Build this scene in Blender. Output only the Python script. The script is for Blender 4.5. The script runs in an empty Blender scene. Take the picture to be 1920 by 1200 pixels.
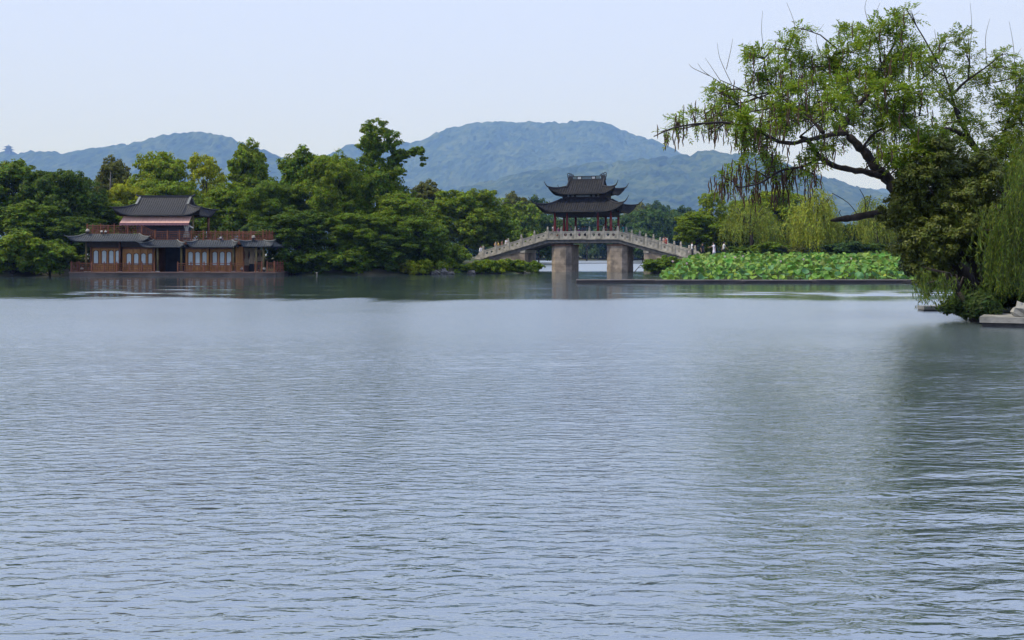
import bpy, bmesh, math, random
import numpy as np
from mathutils import Vector, Matrix

SC = bpy.context.scene
COL = SC.collection
# ------------------------------------------------------------------ camera
F = 1867.0        # focal length in pixels of a 1920 wide frame
H = 2.0           # eye height above the lake
HV = 478.0        # row of the horizon in a 1200 high frame
cam_d = bpy.data.cameras.new('camera')
cam_d.sensor_width = 36.0
cam_d.lens = 36.0 * F / 1920.0
cam_d.shift_y = -(600.0 - HV) / 1920.0
cam_d.clip_start = 0.1
cam_d.clip_end = 12000.0
cam = bpy.data.objects.new('camera', cam_d)
COL.objects.link(cam)
cam.location = (0, 0, H)
cam.rotation_euler = (math.radians(90), 0, 0)
SC.camera = cam
# ------------------------------------------------------------------ world and sun
SUN_EL, SUN_AZ = math.radians(54), math.radians(-100)     # azimuth from +Y towards +X
world = bpy.data.worlds.new('World'); SC.world = world
world.use_nodes = True
wn = world.node_tree.nodes; wl = world.node_tree.links
wn.clear()
w_out = wn.new('ShaderNodeOutputWorld')
w_sky = wn.new('ShaderNodeTexSky'); w_sky.sky_type = 'NISHITA'
w_sky.sun_disc = False
w_sky.sun_elevation = SUN_EL; w_sky.sun_rotation = SUN_AZ
w_sky.air_density = 1.0; w_sky.dust_density = 2.5; w_sky.ozone_density = 1.0
w_b1 = wn.new('ShaderNodeBackground'); w_b1.inputs['Strength'].default_value = 0.10
w_b2 = wn.new('ShaderNodeBackground')                     # thin even veil of high cloud
w_b2.inputs['Color'].default_value = (0.535, 0.63, 0.94, 1); w_b2.inputs['Strength'].default_value = 1.0
w_mix = wn.new('ShaderNodeMixShader'); w_mix.inputs[0].default_value = 0.95
wl.new(w_sky.outputs[0], w_b1.inputs['Color'])
wl.new(w_b1.outputs[0], w_mix.inputs[1]); wl.new(w_b2.outputs[0], w_mix.inputs[2])
wl.new(w_mix.outputs[0], w_out.inputs['Surface'])
sun_d = bpy.data.lights.new('sun', 'SUN')
sun_d.energy = 3.2; sun_d.angle = math.radians(15); sun_d.color = (1.0, 0.95, 0.84)
sun = bpy.data.objects.new('sun', sun_d); COL.objects.link(sun)
sdir = Vector((math.sin(SUN_AZ) * math.cos(SUN_EL), math.cos(SUN_AZ) * math.cos(SUN_EL), math.sin(SUN_EL)))
sun.rotation_euler = sdir.to_track_quat('Z', 'Y').to_euler()
sun.location = (0, 0, 60)
SC.view_settings.view_transform = 'Standard'
SC.view_settings.look = 'None'
SC.view_settings.exposure = 0.42
SC.view_settings.gamma = 1.0
cy = SC.cycles
cy.max_bounces = 6; cy.diffuse_bounces = 3; cy.glossy_bounces = 3; cy.transmission_bounces = 3
cy.volume_bounces = 0; cy.transparent_max_bounces = 6
cy.caustics_reflective = False; cy.caustics_refractive = False
cy.sample_clamp_indirect = 4.0

# ------------------------------------------------------------------ helpers
def P(u, v, Y):
    return Vector(((u - 960.0) / F * Y, Y, H - (v - HV) / F * Y))

def tag(o, label=None, cat=None, group=None, kind=None):
    if label: o['label'] = label
    if cat: o['category'] = cat
    if group: o['group'] = group
    if kind: o['kind'] = kind
    return o

def empty(name, loc, rz=0.0):
    o = bpy.data.objects.new(name, None); COL.objects.link(o)
    o.location = loc; o.rotation_euler = (0, 0, rz); o.empty_display_size = 0.3
    return o

def link(name, me, m=None, parent=None, loc=None):
    o = bpy.data.objects.new(name, me); COL.objects.link(o)
    if m is not None and not me.materials: me.materials.append(m)
    if parent is not None: o.parent = parent
    if loc is not None: o.location = loc
    return o

def mesh_np(name, v, f, smooth=False):
    """v (n,3) array, f (m,k) array of equal sided faces"""
    v = np.ascontiguousarray(v, dtype=np.float32); f = np.ascontiguousarray(f, dtype=np.int32)
    me = bpy.data.meshes.new(name)
    n, k = f.shape
    me.vertices.add(len(v)); me.vertices.foreach_set('co', v.ravel())
    me.loops.add(n * k); me.loops.foreach_set('vertex_index', f.ravel())
    me.polygons.add(n)
    me.polygons.foreach_set('loop_start', np.arange(0, n * k, k, dtype=np.int32))
    me.polygons.foreach_set('use_smooth', np.full(n, smooth, dtype=bool))
    me.update(calc_edges=True)
    return me

class MB:
    """collects faces of one part"""
    def __init__(s): s.v = []; s.f = []
    def add(s, vs, fs):
        b = len(s.v); s.v += [tuple(p) for p in vs]; s.f += [tuple(i + b for i in q) for q in fs]; return s
    def box(s, x0, x1, y0, y1, z0, z1):
        return s.add([(x0,y0,z0),(x1,y0,z0),(x1,y1,z0),(x0,y1,z0),(x0,y0,z1),(x1,y0,z1),(x1,y1,z1),(x0,y1,z1)],
                     [(0,3,2,1),(4,5,6,7),(0,1,5,4),(1,2,6,5),(2,3,7,6),(3,0,4,7)])
    def bar(s, a, b, w, h=None):
        """rectangular bar from a to b"""
        a = Vector(a); b = Vector(b); h = h or w
        d = (b - a).normalized()
        x = d.cross(Vector((0, 0, 1)))
        if x.length < 1e-3: x = Vector((1, 0, 0))
        x.normalize(); y = x.cross(d).normalized()
        q = [x*w/2 + y*h/2, -x*w/2 + y*h/2, -x*w/2 - y*h/2, x*w/2 - y*h/2]
        return s.add([a + c for c in q] + [b + c for c in q],
                     [(0,1,2,3),(7,6,5,4),(0,4,5,1),(1,5,6,2),(2,6,7,3),(3,7,4,0)])
    def tube(s, pts, rad, n=6, cap=True):
        pts = [Vector(p) for p in pts]
        if not hasattr(rad, '__len__'): rad = [rad] * len(pts)
        rings = []
        x = None
        for i, p in enumerate(pts):
            d = (pts[min(i+1, len(pts)-1)] - pts[max(i-1, 0)])
            d = d.normalized() if d.length > 1e-9 else Vector((0, 0, 1))
            if x is None:
                x = d.orthogonal().normalized()
            else:
                x = x - d * x.dot(d)
                x = x.normalized() if x.length > 1e-6 else d.orthogonal().normalized()
            y = d.cross(x)
            rings.append([p + (x*math.cos(2*math.pi*j/n) + y*math.sin(2*math.pi*j/n)) * rad[i] for j in range(n)])
        vs = [q for r in rings for q in r]
        fs = []
        for i in range(len(pts)-1):
            for j in range(n):
                fs.append((i*n+j, i*n+(j+1) % n, (i+1)*n+(j+1) % n, (i+1)*n+j))
        if cap:
            fs.append(tuple(range(n-1, -1, -1))); fs.append(tuple((len(pts)-1)*n + j for j in range(n)))
        return s.add(vs, fs)
    def lathe(s, prof, c=(0, 0, 0), n=10):
        """prof: list of (radius, z)"""
        vs = []; fs = []
        for r, z in prof:
            for j in range(n):
                a = 2*math.pi*j/n
                vs.append((c[0]+r*math.cos(a), c[1]+r*math.sin(a), c[2]+z))
        for i in range(len(prof)-1):
            for j in range(n):
                fs.append((i*n+j, i*n+(j+1) % n, (i+1)*n+(j+1) % n, (i+1)*n+j))
        fs.append(tuple(range(n-1, -1, -1))); fs.append(tuple((len(prof)-1)*n+j for j in range(n)))
        return s.add(vs, fs)
    def ellipsoid(s, c, r, n=10, m=7):
        vs = []; fs = []
        for i in range(m+1):
            t = math.pi * i / m
            for j in range(n):
                a = 2*math.pi*j/n
                vs.append((c[0]+r[0]*math.sin(t)*math.cos(a), c[1]+r[1]*math.sin(t)*math.sin(a), c[2]+r[2]*math.cos(t)))
        for i in range(m):
            for j in range(n):
                fs.append((i*n+j, (i+1)*n+j, (i+1)*n+(j+1) % n, i*n+(j+1) % n))
        return s.add(vs, fs)
    def prism(s, poly, z0, z1):
        n = len(poly)
        return s.add([(x, y, z0) for x, y in poly] + [(x, y, z1) for x, y in poly],
                     [tuple(range(n-1, -1, -1)), tuple(range(n, 2*n))] + [(i, (i+1) % n, n+(i+1) % n, n+i) for i in range(n)])
    def me(s, name, smooth=False):
        me = bpy.data.meshes.new(name); me.from_pydata(s.v, [], s.f); me.update()
        if smooth:
            for p in me.polygons: p.use_smooth = True
        return me
    def build(s, name, m, parent=None, smooth=False, loc=None):
        return link(name, s.me(name, smooth), m, parent, loc)

# ------------------------------------------------------------------ materials
def new_mat(name):
    m = bpy.data.materials.new(name); m.use_nodes = True
    nt = m.node_tree; nt.nodes.clear()
    out = nt.nodes.new('ShaderNodeOutputMaterial')
    return m, nt, out

def nd(nt, t, **kw):
    n = nt.nodes.new(t)
    for k, v in kw.items(): setattr(n, k, v)
    return n

def ramp(nt, stops, fac):
    r = nd(nt, 'ShaderNodeValToRGB')
    el = r.color_ramp.elements
    while len(el) < len(stops): el.new(0.5)
    for e, (p, c) in zip(el, stops): e.position = p; e.color = (*c, 1)
    nt.links.new(fac, r.inputs[0]); return r.outputs[0]

def rough_mat(name, c1, c2, scale=3.0, rough=0.7, bump=0.2, bscale=12.0, stretch=(1, 1, 1), spec=0.3, c3=None, s3=0.6):
    """two toned worn surface; c3 = broad stains"""
    m, nt, out = new_mat(name)
    L = nt.links.new
    tc = nd(nt, 'ShaderNodeTexCoord'); mp = nd(nt, 'ShaderNodeMapping')
    mp.inputs['Scale'].default_value = stretch
    L(tc.outputs['Object'], mp.inputs[0])
    n1 = nd(nt, 'ShaderNodeTexNoise'); n1.inputs['Scale'].default_value = scale; n1.inputs['Detail'].default_value = 6
    L(mp.outputs[0], n1.inputs['Vector'])
    col = ramp(nt, [(0.32, c1), (0.68, c2)], n1.outputs['Fac'])
    if c3 is not None:
        n3 = nd(nt, 'ShaderNodeTexNoise'); n3.inputs['Scale'].default_value = s3; n3.inputs['Detail'].default_value = 5
        L(mp.outputs[0], n3.inputs['Vector'])
        mk = ramp(nt, [(0.5, (0, 0, 0)), (0.66, (1, 1, 1))], n3.outputs['Fac'])
        mx = nd(nt, 'ShaderNodeMix', data_type='RGBA')
        L(mk, mx.inputs[0]); L(col, mx.inputs[6]); mx.inputs[7].default_value = (*c3, 1); col = mx.outputs[2]
    oi = nd(nt, 'ShaderNodeObjectInfo')
    hv = nd(nt, 'ShaderNodeHueSaturation'); L(col, hv.inputs['Color'])
    mr = nd(nt, 'ShaderNodeMapRange'); L(oi.outputs['Random'], mr.inputs[0]); mr.inputs[3].default_value = 0.85; mr.inputs[4].default_value = 1.15
    L(mr.outputs[0], hv.inputs['Value'])
    p = nd(nt, 'ShaderNodeBsdfPrincipled'); L(hv.outputs[0], p.inputs['Base Color'])
    p.inputs['Roughness'].default_value = rough; p.inputs['Specular IOR Level'].default_value = spec
    if bump:
        nb = nd(nt, 'ShaderNodeTexNoise'); nb.inputs['Scale'].default_value = bscale; nb.inputs['Detail'].default_value = 4
        L(mp.outputs[0], nb.inputs['Vector'])
        b = nd(nt, 'ShaderNodeBump'); b.inputs['Strength'].default_value = bump; b.inputs['Distance'].default_value = 0.03
        L(nb.outputs['Fac'], b.inputs['Height']); L(b.outputs[0], p.inputs['Normal'])
    L(p.outputs[0], out.inputs[0])
    return m

def leaf_mat(name, trans=0.35, rough=0.5, spec=0.25, vary=0.45, yellow=0.12, tint=None):
    """leaf colour = the tree's own colour (object colour), each leaf a little different"""
    m, nt, out = new_mat(name); L = nt.links.new
    oi = nd(nt, 'ShaderNodeObjectInfo'); ge = nd(nt, 'ShaderNodeNewGeometry')
    hv = nd(nt, 'ShaderNodeHueSaturation')
    if tint is None: L(oi.outputs['Color'], hv.inputs['Color'])
    else: hv.inputs['Color'].default_value = (*tint, 1)
    mr = nd(nt, 'ShaderNodeMapRange'); L(ge.outputs['Random Per Island'], mr.inputs[0])
    mr.inputs[3].default_value = 1 - vary; mr.inputs[4].default_value = 1 + vary
    L(mr.outputs[0], hv.inputs['Value'])
    m2 = nd(nt, 'ShaderNodeMath', operation='MULTIPLY'); L(ge.outputs['Random Per Island'], m2.inputs[0]); m2.inputs[1].default_value = 37.0
    fr = nd(nt, 'ShaderNodeMath', operation='FRACT'); L(m2.outputs[0], fr.inputs[0])
    mh = nd(nt, 'ShaderNodeMapRange'); L(fr.outputs[0], mh.inputs[0]); mh.inputs[3].default_value = 0.5 - yellow * 0.35; mh.inputs[4].default_value = 0.5 + yellow * 0.2
    L(mh.outputs[0], hv.inputs['Hue'])
    p = nd(nt, 'ShaderNodeBsdfPrincipled'); L(hv.outputs[0], p.inputs['Base Color'])
    p.inputs['Roughness'].default_value = rough; p.inputs['Specular IOR Level'].default_value = spec
    t = nd(nt, 'ShaderNodeBsdfTranslucent')
    hs = nd(nt, 'ShaderNodeHueSaturation'); L(hv.outputs[0], hs.inputs['Color']); hs.inputs['Hue'].default_value = 0.485; hs.inputs['Value'].default_value = 1.3
    L(hs.outputs[0], t.inputs[0])
    mx = nd(nt, 'ShaderNodeMixShader'); mx.inputs[0].default_value = trans
    L(p.outputs[0], mx.inputs[1]); L(t.outputs[0], mx.inputs[2]); L(mx.outputs[0], out.inputs[0])
    return m

M = {}
M['leaf'] = leaf_mat('leaf', rough=0.6, spec=0.12, vary=0.5)
M['leaf_near'] = leaf_mat('leaf_near', trans=0.48, rough=0.5, spec=0.18, vary=0.4)
M['leaf_gloss'] = leaf_mat('leaf_gloss', trans=0.2, rough=0.45, spec=0.25, vary=0.32, yellow=0.08)
M['bark'] = rough_mat('bark', (0.03, 0.024, 0.02), (0.075, 0.06, 0.05), 4, 0.9, 0.8, 9, (1, 1, 0.35))
M['bark_near'] = rough_mat('bark_near', (0.018, 0.014, 0.012), (0.05, 0.04, 0.034), 5, 0.95, 1.0, 14, (1, 1, 0.4))
M['stone'] = rough_mat('stone', (0.30, 0.275, 0.225), (0.46, 0.425, 0.355), 3, 0.85, 0.4, 14, c3=(0.19, 0.18, 0.15), s3=1.1)
M['pier_stone'] = rough_mat('pier_stone', (0.25, 0.20, 0.155), (0.38, 0.31, 0.24), 2.2, 0.85, 0.5, 10, c3=(0.15, 0.125, 0.10), s3=0.8)
M['dark_stone'] = rough_mat('dark_stone', (0.07, 0.068, 0.065), (0.14, 0.135, 0.13), 3, 0.85, 0.4, 12)
M['rust_stone'] = rough_mat('rust_stone', (0.16, 0.08, 0.05), (0.25, 0.14, 0.09), 3, 0.85, 0.4, 12)
M['roof'] = rough_mat('roof', (0.009, 0.0095, 0.012), (0.02, 0.0205, 0.023), 6, 0.8, 0.4, 20, c3=(0.03, 0.028, 0.026), s3=2.0)
M['roof_grey'] = rough_mat('roof_grey', (0.02, 0.021, 0.025), (0.042, 0.044, 0.05), 5, 0.6, 0.3, 20)
M['roof_blue'] = rough_mat('roof_blue', (0.026, 0.032, 0.04), (0.052, 0.062, 0.075), 5, 0.55, 0.3, 20)
M['ridge'] = rough_mat('ridge', (0.02, 0.021, 0.026), (0.04, 0.041, 0.047), 6, 0.8, 0.3, 20)
M['pale_ridge'] = rough_mat('pale_ridge', (0.13, 0.14, 0.14), (0.2, 0.21, 0.2), 6, 0.8, 0.3, 20)
M['red_paint'] = rough_mat('red_paint', (0.16, 0.02, 0.016), (0.24, 0.034, 0.024), 2, 0.5, 0.1, 20)
M['dark_wood'] = rough_mat('dark_wood', (0.02, 0.015, 0.013), (0.04, 0.028, 0.024), 5, 0.7, 0.3, 20)
M['white_lattice'] = rough_mat('white_lattice', (0.42, 0.45, 0.48), (0.6, 0.62, 0.64), 5, 0.8, 0.1, 20)
# ------------------------------------------------------------------ plan of the land
def poly_sd(px, py, poly):
    """signed distance, positive inside"""
    d = np.full(px.shape, 1e9); ins = np.zeros(px.shape, bool)
    n = len(poly)
    for i in range(n):
        x0, y0 = poly[i]; x1, y1 = poly[(i+1) % n]
        ex, ey = x1-x0, y1-y0
        t = np.clip(((px-x0)*ex + (py-y0)*ey) / (ex*ex+ey*ey), 0, 1)
        d = np.minimum(d, np.hypot(px-x0-t*ex, py-y0-t*ey))
        c = ((y0 > py) != (y1 > py))
        with np.errstate(divide='ignore', invalid='ignore'):
            xx = (x1-x0)*(py-y0)/((y1-y0) if y1 != y0 else 1e-9)+x0
        ins ^= c & (px < xx)
    return np.where(ins, d, -d)

LEFT = [(-420,50),(-90,84),(-62,91),(-47,93),(-43,99.5),(-22.5,99.5),(-20,97.5),(-13.6,98.5),(-8.6,101.5),(-3.3,104.5),(0.5,107),(1.9,110),
        (2.2,122),(1.6,140),(0.5,200),(-6,300),(-14,400),(-420,400)]
RIGHT = [(14.6,108.5),(15.3,116),(16.8,124),(21,144),(30,200),(45,300),(62,400),(420,400),(420,60),(80,70),(62,92),(50,104),(30,107),(20,107.2)]
NEAR = [(14.3,28.8),(14.9,33),(16.2,37.0),(19,41),(30,47),(60,58),(120,60),(120,15),(40,15),(22,21),(15.4,25.2)]
FAR = [(-7000,372),(-14,370),(62,371),(7000,375),(7000,9000),(-7000,9000)]

def vnoise(x, y, seed=0):
    r = np.random.RandomState(seed); T = r.rand(256, 256)
    xi = np.floor(x).astype(int); yi = np.floor(y).astype(int)
    fx = x-xi; fy = y-yi; fx = fx*fx*(3-2*fx); fy = fy*fy*(3-2*fy)
    a = T[xi % 256, yi % 256]; b = T[(xi+1) % 256, yi % 256]; c = T[xi % 256, (yi+1) % 256]; d = T[(xi+1) % 256, (yi+1) % 256]
    return (a*(1-fx)+b*fx)*(1-fy)+(c*(1-fx)+d*fx)*fy

def fbm(x, y, seed=0, o=4):
    s = 0; a = 0.5
    for i in range(o):
        s = s + a*vnoise(x*2**i, y*2**i, seed+i); a *= 0.5
    return s

def land_h(x, y):
    x = np.asarray(x, float); y = np.asarray(y, float)
    wob = (fbm(x*0.35+50, y*0.35+50, 3)-0.47)*2.0
    def rise(poly, top, run):
        d = poly_sd(x, y, poly)+wob
        t = np.clip(d/run, -1, 1)
        return np.where(t > 0, top*(1-(1-t)**2), t*1.6)
    h = np.maximum.reduce([rise(LEFT, 1.5, 7), rise(RIGHT, 1.7, 4), rise(NEAR, 0.75, 4), rise(FAR, 0.9, 12)])
    return h + np.where(h > 0, (fbm(x*0.8, y*0.8, 9)-0.47)*0.25, 0)

def steps(a, b, d0, grow=1.0):
    out = [a]; d = d0
    while out[-1] < b: out.append(out[-1]+d); d *= grow
    return out

xs = [-v for v in steps(50, 7000, 1.6, 1.13)[::-1]] + list(np.arange(-48.8, 49, 1.2)) + steps(50, 7000, 1.6, 1.13)
ys = [-400, -200, -100, -50, -20, -5] + list(np.arange(5, 22, 3)) + list(np.arange(22, 130, 1.1)) + steps(131, 9000, 2.0, 1.09)
xs = np.array(sorted(set(xs))); ys = np.array(sorted(set(ys)))
gx, gy = np.meshgrid(xs, ys)
gz = land_h(gx, gy)
def grid_faces(nr, nc):
    i = np.arange(nr-1)[:, None]*nc + np.arange(nc-1)[None, :]
    return np.stack([i, i+1, i+nc+1, i+nc], -1).reshape(-1, 4)
M['earth'] = rough_mat('earth', (0.035, 0.04, 0.02), (0.085, 0.075, 0.045), 0.6, 0.95, 0.6, 6, c3=(0.03, 0.06, 0.015), s3=0.25)
ground = link('ground', mesh_np('ground', np.stack([gx, gy, gz], -1).reshape(-1, 3), grid_faces(len(ys), len(xs)), True), M['earth'])
tag(ground, kind='structure')

# ------------------------------------------------------------------ lake: one rippled sheet
def make_lake():
    rows = np.concatenate([[-300, -60, -10, 1.5], np.exp(np.linspace(math.log(3.6), math.log(125), 720)), np.exp(np.linspace(math.log(128), math.log(460), 60))])
    q = np.linspace(-1, 1, 460)
    side = np.array([1.06, 1.15, 1.3, 1.6, 2.2, 3.5, 6, 10])
    q = np.concatenate([-side[::-1], q, side])
    Yg, Qg = np.meshgrid(rows, q, indexing='ij')
    half = 0.54*np.maximum(Yg, 2)+3.0
    Xg = Qg*half
    # wind: ruffled in front, calmer under the far banks
    edge = 45.0 + 3.0*(fbm(Xg*0.10+7, Yg*0.10, 21)-0.47)*4
    wind = 1/(1+np.exp((Yg-edge)/1.4))
    patch = 0.35+1.5*np.clip(fbm(Xg*0.06+30, Yg*0.16+11, 33, 4)*2.2-0.55, 0, 1)
    streak = np.clip((fbm(Xg*0.05+3, Yg*0.3, 44, 3)-0.42)*4, 0, 1)
    amp = (0.2+0.55*streak*np.clip((70-Yg)/20, 0.15, 1))*(1-wind)+wind*patch
    amp = amp*np.interp(Yg, [0, 7, 13, 26, 60], [0.6, 0.7, 1.0, 1.2, 1.2])
    amp = amp*(1-0.75*np.exp(-(((Xg-15.5)/4.5)**2+((Yg-26.5)/4.0)**2)))
    rs = np.random.RandomState(5)
    dy = np.gradient(rows)[:, None]; dx = (2*half/460)
    Z = np.zeros_like(Yg)
    for i in range(72):
        lam = 0.07*(0.42/0.07)**rs.rand()
        th = rs.normal(math.radians(97), 0.38)              # travel direction, crests lie across the view
        k = 2*math.pi/lam
        kx, ky = k*math.cos(th), k*math.sin(th)
        slope = 0.0102
        # drop waves the mesh cannot carry
        lim = np.maximum(dy*abs(math.sin(th)), dx*abs(math.cos(th)))
        keep = np.clip((lam/np.maximum(lim, 1e-6)-1.3)/1.5, 0.25, 1)
        mod = 0.55+0.9*vnoise(Xg*0.35/lam**0.5+i*17.3, Yg*0.35/lam**0.5+i*5.1, 100+i)
        Z += slope/k*keep*mod*np.sin(kx*Xg+ky*Yg+rs.rand()*6.283)
    Z *= amp
    # larger wavelets: broken trains, stronger on the right where the breeze comes off the bank
    spots = np.clip((fbm(Xg*0.16+60, Yg*0.5+9, 55, 3)-0.47)*5, 0, 1)*np.clip(fbm(Xg*0.9+2, Yg*1.6, 66, 2)*3-0.9, 0, 1)
    right = 1/(1+np.exp(-(Xg-1.5-0.05*Yg)/2.0))*np.exp(-np.clip(Yg-20, 0, 99)/5)
    W = np.zeros_like(Z)
    for i in range(26):
        lam = 0.28*(1.0/0.28)**rs.rand(); th = rs.normal(math.radians(95), 0.30); k = 2*math.pi/lam
        mod = 0.4+1.2*vnoise(Xg*0.4/lam**0.5+i*11.3, Yg*0.4/lam**0.5+i*3.1, 200+i)
        W += 0.0092/k*mod*np.sin(k*math.cos(th)*Xg+k*math.sin(th)*Yg+rs.rand()*6.283)
    Z += W*wind*(0.12+0.9*spots+1.0*right)*(1-0.75*np.exp(-(((Xg-15.5)/4.5)**2+((Yg-26.5)/4.0)**2)))
    C = np.zeros_like(Z)                                   # slow low waves on the calmer water under the banks
    for i in range(18):
        lam = 0.9*(2.8/0.9)**rs.rand(); th = rs.normal(math.radians(92), 0.22); k = 2*math.pi/lam
        keep = np.clip(lam/np.maximum(dy, 1e-6)/3-0.8, 0, 1)
        C += 0.012/k*keep*(0.3+1.4*vnoise(Xg*0.12+i*7.7, Yg*0.3+i*3.3, 300+i))*np.sin(k*math.cos(th)*Xg+k*math.sin(th)*Yg+rs.rand()*6.283)
    Z += C*(1-wind)*(0.45+1.3*streak)
    Z[(np.abs(Qg) > 1.05)] *= 0.3
    return mesh_np('lake', np.stack([Xg, Yg, Z], -1).reshape(-1, 3), grid_faces(len(rows), len(q)), True)

def water_mat():
    m, nt, out = new_mat('water'); L = nt.links.new
    geo = nd(nt, 'ShaderNodeNewGeometry')
    sx = nd(nt, 'ShaderNodeSeparateXYZ'); L(geo.outputs['Position'], sx.inputs[0])
    def ripples(sxx, syy, det, dist=0.4):
        mp = nd(nt, 'ShaderNodeMapping'); mp.inputs['Scale'].default_value = (sxx, syy, 1.0); L(geo.outputs['Position'], mp.inputs[0])
        n = nd(nt, 'ShaderNodeTexNoise'); n.inputs['Scale'].default_value = 1.0; n.inputs['Detail'].default_value = det; n.inputs['Distortion'].default_value = dist
        L(mp.outputs[0], n.inputs['Vector']); return n.outputs['Fac']
    def rng(v, a0, a1, b0, b1):
        r = nd(nt, 'ShaderNodeMapRange'); L(v, r.inputs[0])
        for i, x in enumerate((a0, a1, b0, b1)): r.inputs[i+1].default_value = x
        return r.outputs[0]
    def math2(op, x, y):
        n = nd(nt, 'ShaderNodeMath', operation=op)
        for i, q in enumerate((x, y)):
            if isinstance(q, (int, float)): n.inputs[i].default_value = q
            else: L(q, n.inputs[i])
        return n.outputs[0]
    edge = ripples(0.09, 0.05, 4, 1.0)
    yy = math2('ADD', sx.outputs['Y'], rng(edge, 0.3, 0.7, -3.5, 3.5))      # ragged edge of the breeze
    wind = rng(yy, 43.5, 46.5, 1.0, 0.0)
    inner = rng(sx.outputs['Y'], 116, 126, 0.0, 1.0)
    patch = rng(ripples(0.12, 0.22, 3), 0.35, 0.65, 0.3, 1.1)
    strength = math2('ADD', math2('MULTIPLY', wind, patch), 0.16)
    rough = math2('ADD', math2('ADD', math2('MULTIPLY', wind, rng(sx.outputs['Y'], 8, 26, 0.03, 0.185)), math2('MULTIPLY', inner, 0.24)), 0.075)
    b = nd(nt, 'ShaderNodeBump'); b.inputs['Distance'].default_value = 0.029
    L(strength, b.inputs['Strength']); L(ripples(4.0, 10.0, 3), b.inputs['Height'])
    p = nd(nt, 'ShaderNodeBsdfPrincipled'); p.inputs['Base Color'].default_value = (0.05, 0.075, 0.08, 1); p.inputs['IOR'].default_value = 1.8
    g = nd(nt, 'ShaderNodeBsdfGlossy'); g.inputs['Color'].default_value = (0.90, 0.95, 1.0, 1)
    for sh in (p, g): L(rough, sh.inputs['Roughness']); L(b.outputs[0], sh.inputs['Normal'])
    mx = nd(nt, 'ShaderNodeMixShader'); mx.inputs[0].default_value = 0.40
    L(p.outputs[0], mx.inputs[1]); L(g.outputs[0], mx.inputs[2]); L(mx.outputs[0], out.inputs[0])
    return m
M['water'] = water_mat()
lake = link('lake', make_lake(), M['water']); tag(lake, kind='structure')

# ------------------------------------------------------------------ forested hills
def canopy(x, y, cell, seed):
    """domes of tree crowns, height 0..1"""
    r = np.random.RandomState(seed); J = r.rand(128, 128, 3)
    ix = np.floor(x/cell).astype(int); iy = np.floor(y/cell).astype(int)
    best = np.full(x.shape, 0.0)
    for dx in (-1, 0, 1):
        for dyy in (-1, 0, 1):
            j = J[(ix+dx) % 128, (iy+dyy) % 128]
            cx = (ix+dx+j[..., 0])*cell; cyy = (iy+dyy+j[..., 1])*cell
            rr = cell*(0.55+0.35*j[..., 2])
            d2 = ((x-cx)**2+(y-cyy)**2)/rr**2
            best = np.maximum(best, np.sqrt(np.clip(1-d2, 0, 1))*(0.6+0.6*j[..., 2]))
    return best

def hill(name, ridge, Yr, front, back, seed, step=15.5):
    u = np.array([p[0] for p in ridge], float); v = np.array([p[1] for p in ridge], float)
    rx = (u-960)/F*Yr; rz = H-(v-HV)/F*Yr-17
    X = np.arange(rx[0], rx[-1], step); Y = np.arange(Yr-front, Yr+back, step)
    gx, gy = np.meshgrid(X, Y)
    zr = np.interp(gx, rx, rz)
    t = (gy-Yr); q = 1/3.0
    prof = np.where(t < 0, np.clip(1+t/front, 0, 1), np.clip(1-t/back, 0, 1))
    spur = fbm(gx*q*0.006+seed*3.1, gy*q*0.0035+seed, seed+5, 4)
    prof = prof**0.85*(1-(1-prof)*np.clip(spur-0.2, 0, 1)*1.5)
    z = zr*np.clip(prof, 0, 1)
    z = z + canopy(gx, gy, 26.0, seed)*15 + (fbm(gx*0.01, gy*0.01, seed+8)-0.47)*26 + np.random.RandomState(seed).rand(*gx.shape)*5
    o = link(name, mesh_np(name, np.stack([gx, gy, z], -1).reshape(-1, 3), grid_faces(len(Y), len(X)), False), M['forest'])
    return tag(o, kind='structure')

def forest_mat():
    m, nt, out = new_mat('forest'); L = nt.links.new
    g = nd(nt, 'ShaderNodeNewGeometry')
    n = nd(nt, 'ShaderNodeTexVoronoi'); n.inputs['Scale'].default_value = 0.032; L(g.outputs['Position'], n.inputs['Vector'])
    n2 = nd(nt, 'ShaderNodeTexNoise'); n2.inputs['Scale'].default_value = 0.006; n2.inputs['Detail'].default_value = 6; L(g.outputs['Position'], n2.inputs['Vector'])
    sp = nd(nt, 'ShaderNodeSeparateColor'); L(n.outputs['Color'], sp.inputs[0])
    a = nd(nt, 'ShaderNodeMath', operation='MULTIPLY_ADD'); L(sp.outputs[0], a.inputs[0]); a.inputs[1].default_value = 0.35; L(n2.outputs['Fac'], a.inputs[2])
    c = ramp(nt, [(0.35, (0.012, 0.027, 0.009)), (0.65, (0.03, 0.055, 0.016)), (0.9, (0.07, 0.095, 0.03))], a.outputs[0])
    p = nd(nt, 'ShaderNodeBsdfPrincipled'); L(c, p.inputs['Base Color']); p.inputs['Roughness'].default_value = 0.9; p.inputs['Specular IOR Level'].default_value = 0.1
    L(p.outputs[0], out.inputs[0]); return m
M['forest'] = forest_mat()
hill('hill', [(-520,330),(-300,312),(-100,296),(0,284),(60,281),(120,285),(180,278),(240,268),(290,255),(340,247),(375,244),(420,252),(460,267),(520,287),(560,297),(640,315),(760,380)], 5250, 1400, 800, 11)
hill('hill', [(470,400),(560,310),(600,296),(640,275),(658,268),(700,274),(770,266),(800,258),(830,243),(880,232),(930,225),(1000,229),(1050,227),(1080,224),(1130,226),(1165,240),(1200,252),(1235,264),(1275,285),(1330,303),(1420,330),(1600,352),(1900,372),(2300,400)], 6000, 1750, 900, 23)
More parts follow.
